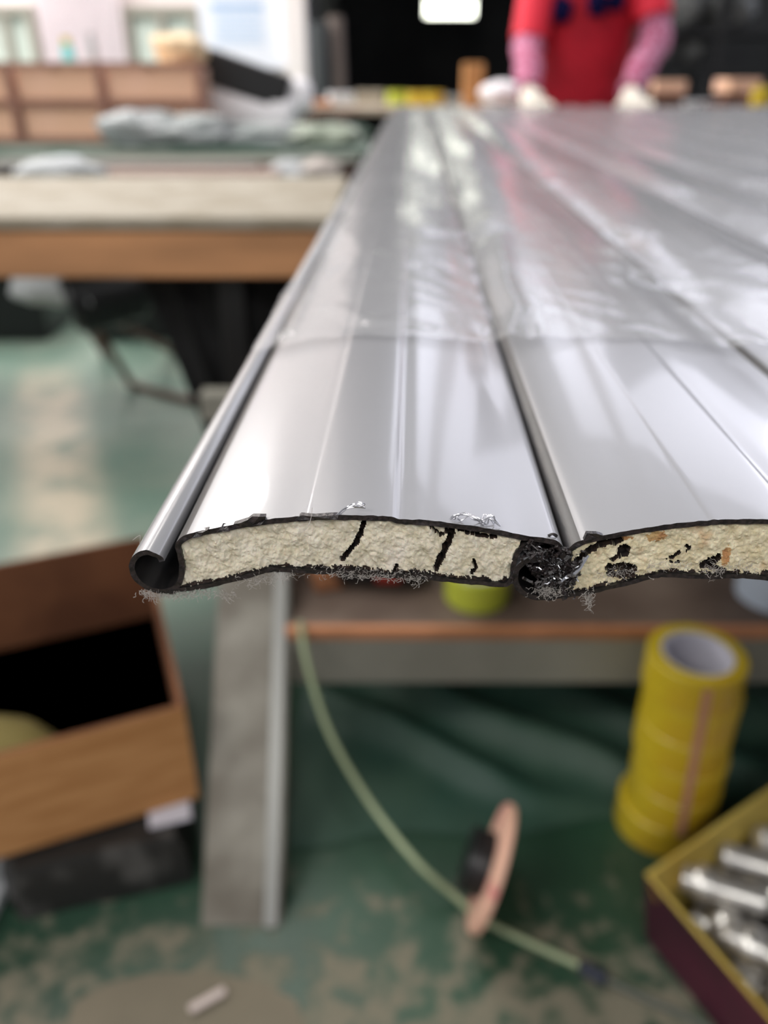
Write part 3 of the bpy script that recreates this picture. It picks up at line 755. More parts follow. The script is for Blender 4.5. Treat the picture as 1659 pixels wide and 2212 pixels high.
# ------------------------------------------------------------------ cardboard box, lower left
zB = .085
fr = G(430, 1722, zB); fl = G(-60, 1872, zB)      # bottom front edge
ztop = .235
br_top = G(312, 1158, ztop)
e_f = (fl-fr); e_f.z = 0; e_f.normalize()
ba = Vector((br_top.x, br_top.y, 0)); fa_ = Vector((fr.x, fr.y, 0)); bl_ = ba+e_f*.46; fl_ = fa_+e_f*.46
bx = thing('cardboard_box', 'open brown cardboard box on the floor left of the leaning steel bar', 'box', (fr.x, fr.y, 0))
inner = (ba+fl_)/2
cb = [fa_, ba, bl_, fl_]
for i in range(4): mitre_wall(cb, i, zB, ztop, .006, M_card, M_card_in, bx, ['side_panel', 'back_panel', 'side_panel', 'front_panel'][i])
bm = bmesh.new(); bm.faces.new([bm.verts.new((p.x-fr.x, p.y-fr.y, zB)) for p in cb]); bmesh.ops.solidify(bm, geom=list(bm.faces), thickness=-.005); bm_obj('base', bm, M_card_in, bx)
# dark olive sack inside it
cc = inner+Vector((.04, -.10, 0))
o = bm_obj('cloth_sack', lump((cc.x, cc.y, zB+.012), (.10, .09, .075), 3, .2, 1.4, 3, .2, -.05), mat('olive_cloth', srgb(104, 92, 44), .85), smooth=60); tag(o, 'olive cloth bundle inside the open cardboard box', 'bundle')
# low black pallet tray that carries it
tr = thing('plastic_tray', 'low black dusty plastic tray under the cardboard box', 'tray', (fr.x, fr.y, 0))
def P0(px, py, z): p = G(px, py, z); return Vector((p.x-fr.x, p.y-fr.y, 0))
out = [P0(425, 1800, .0), P0(420, 1905, 0), P0(300, 1935, 0), P0(160, 1962, 0), P0(50, 1990, 0), P0(22, 1960, 0), P0(30, 1890, 0), P0(-40, 1800, 0), P0(-40, 1560, 0), P0(360, 1440, 0)]
bm = bmesh.new(); low = [bm.verts.new((p.x, p.y, .001)) for p in out]; ctr = sum(out, Vector())/len(out)
hi = [bm.verts.new((ctr.x+(p.x-ctr.x)*.97, ctr.y+(p.y-ctr.y)*.97, .060)) for p in out]
hi2 = [bm.verts.new((ctr.x+(p.x-ctr.x)*.90, ctr.y+(p.y-ctr.y)*.90, .078)) for p in out]
n = len(out)
for i in range(n):
    k = (i+1) % n; bm.faces.new((low[i], low[k], hi[k], hi[i])); bm.faces.new((hi[i], hi[k], hi2[k], hi2[i]))
bm.faces.new(hi2); bm.faces.new(low[::-1])
bm_obj('tray_body', bm, M_blackdusty, tr, 50)
pw = G(185, 1905, .0)
boxthing('wood_stick', 'short pale wood stick lying against the black tray', 'wood stick', (pw.x, pw.y, .012), (.115, .02, .02), mat('pale_stick', srgb(196, 160, 128), .6), Matrix.Rotation(.33, 3, 'Z'), .003)
pw = G(-14, 1925, 0); boxthing('white_board', 'pale grey board on the floor beyond the left end of the black tray', 'board', (pw.x-.03, pw.y, .01), (.10, .2, .018), M_whitecloth, None, .003)
pw = G(392, 1768, .086); boxthing('paper_scrap', 'lilac grey paper scrap between the box and the black tray', 'paper', (pw.x-.02, pw.y+.02, .082), (.05, .05, .004), M_core, Matrix.Rotation(.3, 3, 'Z'), .001)

# beige sheet with pale chip, near floor
oc = [(640,2400),(100,2400),(140,2230),(158,2165),(230,2125),(330,2100),(450,2100),(560,2120),(640,2160),(660,2230)]
bm = bmesh.new(); tp = [bm.verts.new(G(x, y, .0012)) for x, y in oc]; bt = [bm.verts.new((v.co.x, v.co.y, .0002)) for v in tp]
bm.faces.new(tp); bm.faces.new(bt[::-1])
for i in range(len(tp)): bm.faces.new((tp[i], tp[(i+1) % len(tp)], bt[(i+1) % len(tp)], bt[i]))
bmesh.ops.triangulate(bm, faces=[f for f in bm.faces if len(f.verts) > 4])
tag(bm_obj('paper_sheet', bm, M_pale), 'flat beige paper sheet on the dusty floor near the camera', 'paper sheet')
pw = G(449, 2163, .004); boxthing('plastic_chip', 'small pale oblong chip on the beige paper sheet', 'chip', (pw.x, pw.y, .0065), (.040, .0095, .004), M_chip, Matrix.Rotation(.55, 3, 'Z'), .001)

# ------------------------------------------------------------------ reel and cord
fl0 = G(1003, 2005, 0)
rl = thing('cable_reel', 'pinkish wooden reel flange with black hub standing on edge on the floor', 'reel', fl0)
ax = Vector((-.912, .25, .235)).normalized(); Rr_ = .074
cen = Vector((.030, .030, Rr_*.93))
bm = bmesh.new(); cyl(bm, cen-ax*.006, cen+ax*.004, Rr_, seg=48); bmesh.ops.bevel(bm, geom=[e for e in bm.edges if e.calc_face_angle(0) > 1], offset=.002, segments=2, affect='EDGES'); bm_obj('flange', bm, M_flange, rl, 40, label='pinkish wooden flange')
bm = bmesh.new(); cyl(bm, cen+ax*.0045, cen+ax*.030, Rr_*.5, seg=40); bm_obj('hub', bm, M_black, rl, 40)
cp = [V(650, 1342, yS-.014), V(652, 1365, yS-.022), V(668, 1450, yS-.05), V(715, 1590, yS-.09), V(800, 1735, yS-.13), G(900, 1862, .05), G(985, 1938, .012), G(1040, 1985, .004), G(1130, 2030, .004), G(1250, 2085, .004)]
bm = bmesh.new(); tube(bm, catmull(cp, 6), .0042, 10); tag(bm_obj('cord', bm, M_cord, smooth=60), 'pale green cord hanging from the shelf and running across the floor', 'cord')
cp = [G(1252, 2086, .006), G(1290, 2106, .006), G(1310, 2116, .006)]
cj = thing('plug_cable', 'grey cable with a blue black plug joining the pale green cord', 'cable', (0, 0, 0))
bm = bmesh.new(); tube(bm, catmull(cp, 4), [.0045]+[.0085]*7+[.005], 12); bm_obj('plug', bm, M_cord2, cj, 60)
bm = bmesh.new(); tube(bm, catmull([G(1311, 2117, .006), G(1400, 2160, .004), G(1500, 2205, .004), G(1640, 2290, .004)], 4), .0035, 10); bm_obj('cable', bm, mat('cable_grey', srgb(84, 88, 80), .6), cj, 60)

# ------------------------------------------------------------------ long bench, mid left
z1 = .70; yF = G(300, 468, z1).y; yB = G(300, 382, z1).y; xR = V(752, 400, yB).x; xRf = V(712, 470, yF).x
lb = thing('long_bench', 'long low bench with dusty board top and orange brown front', 'bench', (0, 0, 0))
bm = bmesh.new(); box(bm, ((-2.6+xR)/2, (yF+yB)/2, z1-.009), (xR+2.6, yB-yF, .018), None, .003); bm_obj('bench_top', bm, M_board, lb)
bm = bmesh.new(); box(bm, ((-2.6+xR-.02)/2, yF+.016, z1-.018-.034), (xR+2.58, .02, .066), None, .003); bm_obj('front_board', bm, M_boardfront, lb)
for x in (-2.4, -1.2, xR-.16):
    for y in (yF+.06, yB-.05):
        bm = bmesh.new(); box(bm, (x, y, (z1-.02)/2), (.04, .04, z1-.022), None, .003); bm_obj('leg', bm, M_black, lb)
# black drape hanging from the bench
x0 = V(300, 600, yF+.1).x; x1 = xR-.03
verts, faces = [], []; nx, ny = 60, 30
for j in range(ny+1):
    t = j/ny; z = z1-.09-(z1-.10)*t
    xl = x0+(V(440, 900, yF+.1).x-x0)*min(1, t/.45)+.03*max(0, t-.45)
    for i in range(nx+1):
        x = xl+(x1+.05-xl)*i/nx; verts.append((x, yF+.10+.02*math.sin(i*.55+2*noise.noise(Vector((i*.2, t*2, 0))))*(.3+t), z))
for j in range(ny):
    for i in range(nx): faces.append((j*(nx+1)+i, j*(nx+1)+i+1, (j+1)*(nx+1)+i+1, (j+1)*(nx+1)+i))
o = mesh_obj('black_cloth', verts, faces, M_blackcloth, smooth=80); md = o.modifiers.new('s', 'SOLIDIFY'); md.thickness = .003
tag(o, 'black cloth hanging down to the floor under the long bench', 'cloth')
# motor on low stand beyond the bench
Ym = 2.28; mc = V(218, 645, Ym)
mo = thing('motor_stand', 'black machine head on a low tubular stand behind the bench', 'machine', (mc.x, mc.y, 0))
def Lm(px, py, Y): p = V(px, py, Y); return Vector((p.x-mc.x, p.y-mc.y, p.z))
bm = bmesh.new(); c0 = Vector((0, 0, mc.z)); cyl(bm, c0+Vector((-.08, -.05, -.01)), c0+Vector((.10, .05, .03)), .088, .098, 24); bmesh.ops.bevel(bm, geom=[e for e in bm.edges if e.calc_face_angle(0) > 1], offset=.015, segments=3, affect='EDGES'); bm_obj('motor_body', bm, M_black, mo, 50)
bm = bmesh.new(); box(bm, c0+Vector((.02, 0, .09)), (.16, .10, .06), None, .01); bm_obj('terminal_box', bm, M_black, mo)
p = Lm(180, 655, Ym-.1); bm = bmesh.new(); cyl(bm, p, p+Vector((.015, .05, 0)), .022, seg=20); bm_obj('bolt_cap', bm, M_whitecloth, mo, 40)
bm = bmesh.new(); tube(bm, [Lm(262, 660, Ym), Lm(278, 690, Ym), Lm(284, 714, Ym)], [.02, .012, .003], 10); bm_obj('spike', bm, M_black, mo)
foot = G(285, 832, .012)-Vector((mc.x, mc.y, 0))
for a, b in ((Lm(196, 690, Ym), foot), (Lm(150, 650, Ym), foot+Vector((-.20, .35, 0))), (Lm(240, 690, Ym), foot+Vector((.05, .35, 0)))):
    bm = bmesh.new(); cyl(bm, a, b, .012, seg=12); bm_obj('leg', bm, M_brown, mo, 40)
bm = bmesh.new(); cyl(bm, foot, G(470, 880, .012)-Vector((mc.x, mc.y, 0)), .012, seg=12); bm_obj('stand_rail', bm, M_brown, mo, 40)
o = bm_obj('white_cloth', lump(V(118, 604, Ym+.02), (.105, .07, .06), 12, .35, 1.2, 4, .3), M_whitecloth, smooth=70)
tag(o, 'crumpled white cloth on the black machine behind the bench', 'cloth')
for i, (px, w, h, lab) in enumerate(((40, .3, .34, 'black crate under the green bench, far left'), (330, .35, .30, 'black crate under the green bench behind the machine'), (-250, .5, .4, 'black crate under the green bench at its outer end'))):
    p = V(px, 600, 3.1); cr = boxthing('storage_crate', lab, 'crate', (p.x, 3.1, h/2+.002), (w, .4, h), M_black, None, .01)

# ------------------------------------------------------------------ green bench and its clutter
z2 = .72; yG = G(300, 322, z2).y
gb = thing('green_bench', 'green edged bench carrying clear bags and scraps', 'bench', (0, 0, 0))
xe = V(815, 300, 2.3).x-.02
bm = bmesh.new(); box(bm, ((-3.4+xe)/2, yG+.3, z2-.006), (xe+3.4, .6, .012), None, .002); bm_obj('bench_top', bm, M_green, gb)
bm = bmesh.new(); box(bm, ((-3.4+xe)/2, yG+.015, z2-.0125-.008), (xe+3.36, .02, .015), None, .002); bm_obj('apron', bm, mat('apron_pale', srgb(186, 190, 180), .6), gb)
bm = bmesh.new(); box(bm, ((-3.4+xe)/2, yG+.31, z2-.085), (xe+3.3, .62, .012), None, .002); bm_obj('lower_shelf', bm, M_rail, gb)
for x in (-3.3, -2.0, V(569, 350, yG).x, xe-.05):
    for y in (yG+.035, yG+.57):
        bm = bmesh.new(); box(bm, (x, y, (z2-.013)/2), (.028, .028, z2-.014), None, .003); bm_obj('leg', bm, M_brown, gb)
p = V(335, 362, yG+.0); boxthing('plank', 'pinkish brown plank on the shelf just under the green bench top', 'plank', (p.x, yG-.015, z2-.079+.020), (.60, .07, .034), mat('pink_plank', srgb(196, 172, 162), .7), None, .003)
o = bm_obj('plastic_bag', lump((V(128, 352, yG-.03).x, yG-.045, z2-.048), (.10, .04, .034), 21, .3, 1.4, 4), M_whitecloth, smooth=70); tag(o, 'white plastic bag bulging under the green bench top', 'plastic bag')
for px, lab, m in ((700, 'whitish sack under the right end of the green bench', mat('sack_pale', srgb(196, 186, 180), .8)), (640, 'pinkish sack under the green bench beside the brown leg', M_whitecloth)):
    p = V(px, 352, yG+.12); o = bm_obj('sack', lump((p.x, yG+.02, z2-.048), (.055, .05, .032), px, .3, 1.4, 4), m, smooth=70); tag(o, lab, 'sack')
p = V(703, 340, yG+.16); tape_roll('tape_roll', (p.x, p.y, z2-.0785), .022, .015, .045, M_tape, 'small yellow tape roll under the right end of the green bench')
def on(px, py, z): return G(px, py, z)
for k, (px, py, sx, sy, sz, m, lab) in enumerate((
        (350, 305, .10, .08, .045, M_haze, 'clear crumpled bag at the left of the green bench clutter'),
        (455, 300, .12, .08, .036, M_haze, 'clear crumpled bag in front of the pink cartons on the green bench'),
        (610, 298, .12, .07, .028, M_haze, 'clear crumpled bag right of the white foam block on the green bench'),
        (700, 294, .11, .07, .026, mat('pale_green_bag', srgb(150, 158, 142), .4), 'pale green crumpled bag near the right end of the green bench'))):
    p = on(px, py, z2); o = bm_obj('plastic_bag', lump((p.x, yG+(.08 if k < 2 else .13), z2+sz*.8), (sx, min(sy, .05 if k < 2 else .08), sz), k+31, .35, 1.5, 4, 0, -.75), m, smooth=70); tag(o, lab, 'plastic bag', 'plastic bags along the green bench')
for px, py, lab in ((760, 305, 'dark green netting lump at the right end of the green bench'), (430, 318, 'dark green netting scrap at the front edge of the green bench')):
    p = on(px, py, z2); o = bm_obj('green_netting', lump((p.x, p.y+.03, z2+.016), (.05 if px > 700 else .035, .03, .02), px, .4, 2, 3, 0, -.7), mat('net', srgb(92, 110, 98), .8), smooth=60); tag(o, lab, 'netting')
p = on(500, 289, z2)
tag(bm_obj('cardboard_roll', (lambda b: (cyl(b, (p.x, p.y-.02, z2+.0455), (p.x+.02, p.y+.12, z2+.0455), .045, seg=28), b)[1])(bmesh.new()), M_card, smooth=40), 'brown cardboard roll behind the clear bags on the green bench', 'cardboard roll')
# white moulded foam with black box lying on it
Yb = 2.45
fo = thing('foam_packing', 'white moulded foam packing piece tilted on the green bench', 'foam packing', (0, 0, 0))
a = V(455, 185, Yb); b = V(640, 250, Yb)
bm = bmesh.new(); beam(bm, a+Vector((0, .02, -.03)), b+Vector((0, .0, -.012)), .16, .11, bev=.02); bm_obj('foam_body', bm, M_white, fo, 60)
bm = bmesh.new(); box(bm, V(642, 208, Yb), (.085, .1, .09), None, .03); bm_obj('foam_end', bm, M_white, fo, 60)
bm = bmesh.new(); q = V(468, 210, Yb); box(bm, Vector((q.x, Yb, (q.z+z2)/2+.03)), (.075, .12, q.z-z2+.06), None, .02); bm_obj('foam_foot', bm, M_white, fo, 60)
bm = bmesh.new(); q = V(590, 260, Yb); box(bm, Vector((q.x, Yb, (q.z+.02+z2)/2+.002)), (.10, .12, max(.03, q.z-z2+.02)), None, .012); bm_obj('foam_foot', bm, M_white, fo, 60)
bb = thing('black_box', 'black oblong box lying tilted on the white foam packing', 'box', V(538, 172, Yb-.02))
ang = -math.atan2(45, 140)
bm = bmesh.new(); box(bm, (0, 0, 0), (.225, .11, .082), Matrix.Rotation(-ang, 3, 'Y'), .004); bm_obj('box_body', bm, M_black, bb)
bm = bmesh.new(); box(bm, (-.115, .03, .044), (.06, .10, .028), Matrix.Rotation(-ang-.25, 3, 'Y'), .004); bm_obj('box_flap', bm, M_black, bb)

# stacked cartons with brown gaps, left
Yc = yG+.15
xs = [V(x, 215, Yc).x for x in (-165, 28, 222, 436)]
zr = [V(200, y, Yc).z for y in (134, 218, 303)]; hh = zr[0]-zr[1]
rk = thing('carton_rack', 'brown steel rack holding the stacked pinkish cartons', 'rack', (0, 0, 0))
top = zr[0]
levels = [top, top-hh, z2+.004]
for x in xs:
    for dy in (0, .22):
        bm = bmesh.new(); box(bm, (x, Yc+dy, (top+z2)/2+.001), (.020, .016, top-z2), None, .003); bm_obj('post', bm, M_cartedge, rk)
for z in (top, top-hh, z2+.013):
    for dy in (0, .22):
        bm = bmesh.new(); box(bm, ((xs[0]+xs[-1])/2, Yc+dy, z-.006), (xs[-1]-xs[0]-.02, .012, .012), None, .002); bm_obj('rail', bm, M_cartedge, rk)
cols = ['left-hand', 'middle', 'right-hand']; rows_ = ['top', 'second', 'third', 'fourth', 'fifth', 'sixth']
for r in range(len(levels)-1):
    for c_ in range(3):
        xa, xb = xs[c_]+.012, xs[c_+1]-.012; za, zb_ = levels[r+1]+(.001 if r == 0 else .010), levels[r]-.013
        if zb_-za < .04: continue
        t = thing('carton', 'pinkish brown carton in the %s column, %s row of the brown rack' % (cols[c_], rows_[min(r, 5)]), 'carton', ((xa+xb)/2, Yc+.11, za), group='pinkish cartons in the brown rack')
        bm = bmesh.new(); box(bm, (0, 0, (zb_-za)/2), (xb-xa, .20, zb_-za), None, .004); bm_obj('carton_body', bm, M_pinkcard, t)
        bm = bmesh.new(); box(bm, (0, 0, (zb_-za)+.0006), (.03, .201, .001)); bm_obj('sealing_tape', bm, M_beige, t)
def bottle(px, top_py, bot_py, m1, m2, label, r=.014):
    p = V(px, 131, Yc+.05); zt_ = V(px, top_py, Yc+.05).z; h = zt_-top
    t = thing('bottle', label, 'bottle', (p.x, Yc+.05, top+.002), group=None)
    bm_obj('bottle_body', lathe([(0, 0), (r, 0), (r, h*.55), (r*.6, h*.68), (0, h*.68)], 20, False), m1, t, 40)
    bm_obj('cap', lathe([(0, h*.685), (r*.7, h*.685), (r*.7, h), (0, h)], 20, False), m2, t, 40)
bottle(150, 82, 130, M_teal, M_sticky, 'teal bottle with a yellow cap on top of the carton rack')
bottle(203, 72, 130, M_whitecloth, M_whitecloth, 'pale bottle standing right of the teal bottle on the rack', .011)
p = V(385, 110, Yc+.1); o = bm_obj('sack', lump((p.x, Yc+.11, top+.030), (.062, .06, .034), 77, .3, 1.5, 4, 0, -.85), M_beige, smooth=70); tag(o, 'cream sack on top of the carton rack at its right end', 'sack')
# notice board and sticker on the wall
nb = thing('notice_poster', 'white poster with pale blue printed table on the back wall', 'poster', V(522, 50, 5.42))
w_ = V(612, 50, 5.42).x-V(430, 50, 5.42).x
bm = bmesh.new(); box(bm, (0, 0, 0), (w_, .006, .46), None, .001); bm_obj('poster_sheet', bm, M_notice, nb)
bm = bmesh.new(); box(bm, (-.02, -.0045, .085), (w_*.62, .002, .03)); bm_obj('heading', bm, M_blue, nb)
for k in range(7):
    bm = bmesh.new(); box(bm, (-.02+.01*(k % 2), -.0045, .045-.024*k), (w_*(.62-.05*(k % 3)), .002, .012)); bm_obj('print_line', bm, M_bluel, nb)
p = V(590, 38, 5.42); bm = bmesh.new(); bmesh.ops.create_cone(bm, cap_ends=True, segments=3, radius1=.055, radius2=.055, depth=.004, matrix=Matrix.Translation(p) @ Matrix.Rotation(PI/2, 4, 'X') @ Matrix.Rotation(PI/2, 4, 'Z'))
tag(bm_obj('warning_sticker', bm, M_sticky), 'small yellow triangular sticker on the wall right of the poster', 'sticker')
# bright curtain wall sheet between windows
bm = bmesh.new(); xa, xb = V(84, 60, 5.40).x, V(266, 60, 5.40).x; nn_ = 40
vs_ = [[bm.verts.new((xa+(xb-xa)*i/nn_, 5.40+.012*math.sin(i*.9), z)) for z in (.5, 1.9)] for i in range(nn_+1)]
for i in range(nn_): bm.faces.new((vs_[i][0], vs_[i+1][0], vs_[i+1][1], vs_[i][1]))
bmesh.ops.solidify(bm, geom=list(bm.faces), thickness=.004)
tag(bm_obj('white_curtain', bm, mat('curtain_white', srgb(244, 234, 238), .8), smooth=60), 'white curtain sheet hanging between the two pale windows', 'curtain')

# ------------------------------------------------------------------ rear bench and its clutter
z3 = .765; y3 = 3.42
rb = thing('rear_bench', 'brown edged bench behind the worker strewn with scraps', 'bench', (0, 0, 0))
xl = V(612, 240, y3).x
bm = bmesh.new(); box(bm, ((xl+3.2)/2, y3+.45, z3-.012), (3.2-xl, .9, .024), None, .003); bm_obj('bench_top', bm, mat('rear_bench_wood', srgb(150, 128, 112), .7, col2=srgb(172, 160, 142), nscale=5), rb)
for x in (xl+.08, 1.2, 3.1):
    for y in (y3+.06, y3+.84):
        bm = bmesh.new(); box(bm, (x, y, (z3-.025)/2), (.05, .05, z3-.026), None, .003); bm_obj('leg', bm, M_brown, rb)
def rp(px, dy): return Vector((V(px, 200, y3+dy).x, y3+dy, z3))
for px, dy, lab in ((858, .35, 'yellow tape roll at the left on the rear bench'), (903, .22, 'yellow tape roll in the middle of three on the rear bench'), (936, .2, 'yellow tape roll right of two others on the rear bench')):
    p = rp(px, dy); tape_roll('tape_roll', (p.x, p.y, z3+.0005), .045, .03, .05, M_tapelime if px == 858 else M_tape, lab, 'yellow tape rolls on the rear bench')
for i, (px, dy, s, m, rz, lab) in enumerate((
        (1020, .15, (.075, .06, .15), M_card, .1, 'upright brown carton on the rear bench left of the worker'),
        (735, .3, (.10, .08, .045), M_whitecloth, .3, 'pale offcut on the rear bench left of the tape rolls'),
        (800, .45, (.12, .08, .05), M_board, -.2, 'dusty beige offcut beside the yellow tape rolls'),
        (690, .2, (.09, .1, .02), M_wood, .2, 'thin wood offcut at the left end of the rear bench'),
        (975, .3, (.10, .08, .035), M_haze, .1, 'greyish clear tray between tape rolls and the upright carton'),
        (1442, .15, (.125, .10, .045), M_pinkcard, -.15, 'light brown carton lying on the rear bench right of the worker'),
        (1590, .30, (.145, .12, .05), M_pinkcard, .2, 'light brown carton near the right end of the rear bench'),
        (1510, .12, (.13, .08, .02), M_whitecloth, .2, 'pale grey offcut between the two light brown cartons'),
        (1560, .05, (.11, .07, .018), M_brown, -.5, 'dark brown offcut at the front of the rear bench'),
        (1640, .1, (.08, .06, .05), M_brown, .4, 'dark brown box at the right end of the rear bench'))):
    p = rp(px, dy); zz = s[2]/2+.001
    lift = .045 if px in (1442, 1590) else 0
    if lift:
        boxthing('timber_block', 'dark timber block under the light brown carton %s' % ('beside the worker' if px == 1442 else 'at the right end'), 'timber', (p.x, p.y, z3+.022), (.12, .08, .043), M_brown, None, .003)
    boxthing('small_carton' if 'carton' in lab else 'offcut', lab, 'carton' if 'carton' in lab else 'offcut', (p.x, p.y, z3+zz+lift), s, m, Matrix.Rotation(rz, 3, 'Z'), .004)
p = rp(1085, .1); o = bm_obj('white_bag', lump((p.x, p.y, z3+.045), (.09, .06, .045), 55, .2, 1.2, 4, 0, -.9), M_white, smooth=70); tag(o, 'white plastic bag on the rear bench between carton and worker', 'plastic bag')
p = rp(1668, -.02); tape_roll('tape_roll', (p.x-.01, p.y+.06, z3+.0005), .04, .028, .07, M_tape, 'yellow tape roll at the far right end of the rear bench')
# dark shelving with grey sacks behind
dr = thing('dark_shelving', 'black shelving with grey sacks behind the worker', 'shelving', (0, 0, 0))
Yr = 5.0; xa, xb = V(1395, 60, Yr).x, V(1760, 60, Yr).x
for x in (xa, (xa+xb)/2-.05, xb):
    for dy in (0, .4):
        bm = bmesh.new(); box(bm, (x, Yr+dy, .95), (.05, .05, 1.9), None, .003); bm_obj('post', bm, M_black, dr)
for z in (.25, V(1500, 150, Yr).z, V(1500, 62, Yr).z-.02, 1.55):
    bm = bmesh.new(); box(bm, ((xa+xb)/2, Yr+.2, z), (xb-xa+.04, .46, .03), None, .003); bm_obj('shelf', bm, M_black, dr)
for i, (px, s, zi, lab) in enumerate(((1485, (.125, .14, .13), 1, 'grey sack on the upper black shelf nearest the worker'), (1590, (.13, .14, .12), 1, 'darker grey sack on the upper black shelf, right of the other'),
        (1452, (.07, .12, .085), 0, 'small grey sack on the lower black shelf nearest the worker'), (1522, (.07, .12, .09), 0, 'small grey sack on the lower black shelf, second from the worker'))):
    zz = (V(1500, 150, Yr).z if zi == 0 else V(1500, 62, Yr).z-.02)+.016
    o = bm_obj('grey_sack', lump((V(px, 60, Yr).x, Yr+.16, zz+s[2]*.85), s, 60+i, .22, 1.3, 4, 0, -.85), M_bag, smooth=70); tag(o, lab, 'sack', 'grey sacks on the black shelving')
bm = bmesh.new(); p = V(712, 150, 4.9); cyl(bm, (p.x-.05, 4.9, .001), (p.x-.05, 4.9, 1.12), .055, seg=20); tag(bm_obj('dark_pipe', bm, mat('pipe_dark', srgb(52, 56, 58), .5), smooth=40), 'dark upright pipe beside the white wall corner', 'pipe')
bm = bmesh.new(); cyl(bm, (p.x+.07, 4.9, .001), (p.x+.03, 5.0, 1.15), .045, seg=20); tag(bm_obj('brown_pipe', bm, mat('pipe_brown', srgb(96, 84, 78), .6), smooth=40), 'brownish upright pipe right of the dark one', 'pipe')

# ------------------------------------------------------------------ worker
PX = V(1256, 150, 2.96).x; PY = 2.96
per = thing('person', 'worker in red apron with navy print and pink sleeves, gloved hands on the slats', 'person', (PX, PY, 0))
def skinbody(name, nodes, edges, m, parent, sub=2):
    me = bpy.data.meshes.new(name); me.from_pydata([n[0] for n in nodes], edges, [])
    o = bpy.data.objects.new(name, me); COL.objects.link(o); o.parent = parent; me.materials.append(m)
    md = o.modifiers.new('skin', 'SKIN')
    for i, n in enumerate(nodes):
        r = n[1]; me.skin_vertices[0].data[i].radius = (r, r) if not isinstance(r, tuple) else r
    me.skin_vertices[0].data[0].use_root = True; md.use_smooth_shade = True
    s = o.modifiers.new('sub', 'SUBSURF'); s.levels = sub; s.render_levels = sub
    return o
hz = ZT-.004; hy = -.42
hL = (V(1150, 205, PY+hy).x-PX, hy, hz+.012); hR = (V(1372, 222, PY+hy).x-PX, hy, hz+.012)
eL, eR = (-.195, -.10, .95), (.200, -.10, .97)
sL, sR = (-.155, -.02, 1.19), (.155, -.02, 1.19)
nodes = [((0, .03, .86), (.14, .10)), ((0, .02, 1.0), (.125, .095)), ((0, -.01, 1.12), (.13, .095)), ((0, -.03, 1.21), (.09, .07)), ((0, -.06, 1.27), .045), ((0, -.10, 1.34), .055),
         (sL, .05), (eL, .037), ((hL[0], hL[1]+.06, hL[2]+.03), .026), (sR, .05), (eR, .037), ((hR[0], hR[1]+.06, hR[2]+.03), .026),
         ((-.09, .03, .80), .085), ((-.10, .0, .45), .055), ((-.10, .03, .09), .035), ((.09, .03, .80), .085), ((.10, .0, .45), .055), ((.10, .03, .09), .035),
         ((-.10, -.10, .04), .034), ((.10, -.10, .04), .034)]
edges = [(0, 1), (1, 2), (2, 3), (3, 4), (4, 5), (2, 6), (6, 7), (7, 8), (2, 9), (9, 10), (10, 11), (0, 12), (12, 13), (13, 14), (0, 15), (15, 16), (16, 17), (14, 18), (17, 19)]
skinbody('body', nodes, edges, M_skin, per)
# head
bm = bmesh.new(); bmesh.ops.create_uvsphere(bm, u_segments=32, v_segments=24, radius=1)
for v in bm.verts:
    x, y, z = v.co; k = 1-.22*max(0, -z); v.co = (x*.073*k, y*.092, z*.11)
    if y < -.8 and abs(x) < .18 and -.35 < z < .15: v.co.y -= .016*(1-abs(x)/.18)
    if y < -.7 and .05 < z < .25 and .2 < abs(x) < .55: v.co.y += .006
bmesh.ops.transform(bm, matrix=Matrix.Translation((0, -.13, 1.44)) @ Matrix.Rotation(.45, 4, 'X'), verts=bm.verts)
hd = bm_obj('head', bm, M_skin, per, 80)
bm = bmesh.new(); bmesh.ops.create_uvsphere(bm, u_segments=32, v_segments=24, radius=1)
bmesh.ops.delete(bm, geom=[v for v in bm.verts if v.co.y < -.35 and v.co.z < .55], context='VERTS')
for v in bm.verts: v.co = (v.co.x*.080, v.co.y*.101+.004, v.co.z*.118)
bmesh.ops.transform(bm, matrix=Matrix.Translation((0, -.13, 1.445)) @ Matrix.Rotation(.45, 4, 'X'), verts=bm.verts); bm_obj('hair', bm, M_hair, per, 80)
for s in (-1, 1):
    bm = bmesh.new(); bmesh.ops.create_uvsphere(bm, u_segments=10, v_segments=8, radius=.009, matrix=Matrix.Translation((0, -.13, 1.44)) @ Matrix.Rotation(.45, 4, 'X') @ Matrix.Translation((s*.028, -.083, .012))); bm_obj('eye', bm, M_hair, hd)
    bm = bmesh.new(); bmesh.ops.create_uvsphere(bm, u_segments=10, v_segments=8, radius=1, matrix=Matrix.Translation((0, -.13, 1.44)) @ Matrix.Rotation(.45, 4, 'X') @ Matrix.Translation((s*.074, .01, 0)) @ Matrix.Diagonal((.008, .018, .028, 1))); bm_obj('ear', bm, M_skin, hd)
bm = bmesh.new(); bmesh.ops.create_uvsphere(bm, u_segments=12, v_segments=8, radius=1, matrix=Matrix.Translation((0, -.13, 1.44)) @ Matrix.Rotation(.45, 4, 'X') @ Matrix.Translation((0, -.080, -.048)) @ Matrix.Diagonal((.022, .008, .006, 1))); bm_obj('mouth', bm, mat('lips', srgb(170, 90, 84), .5), hd)
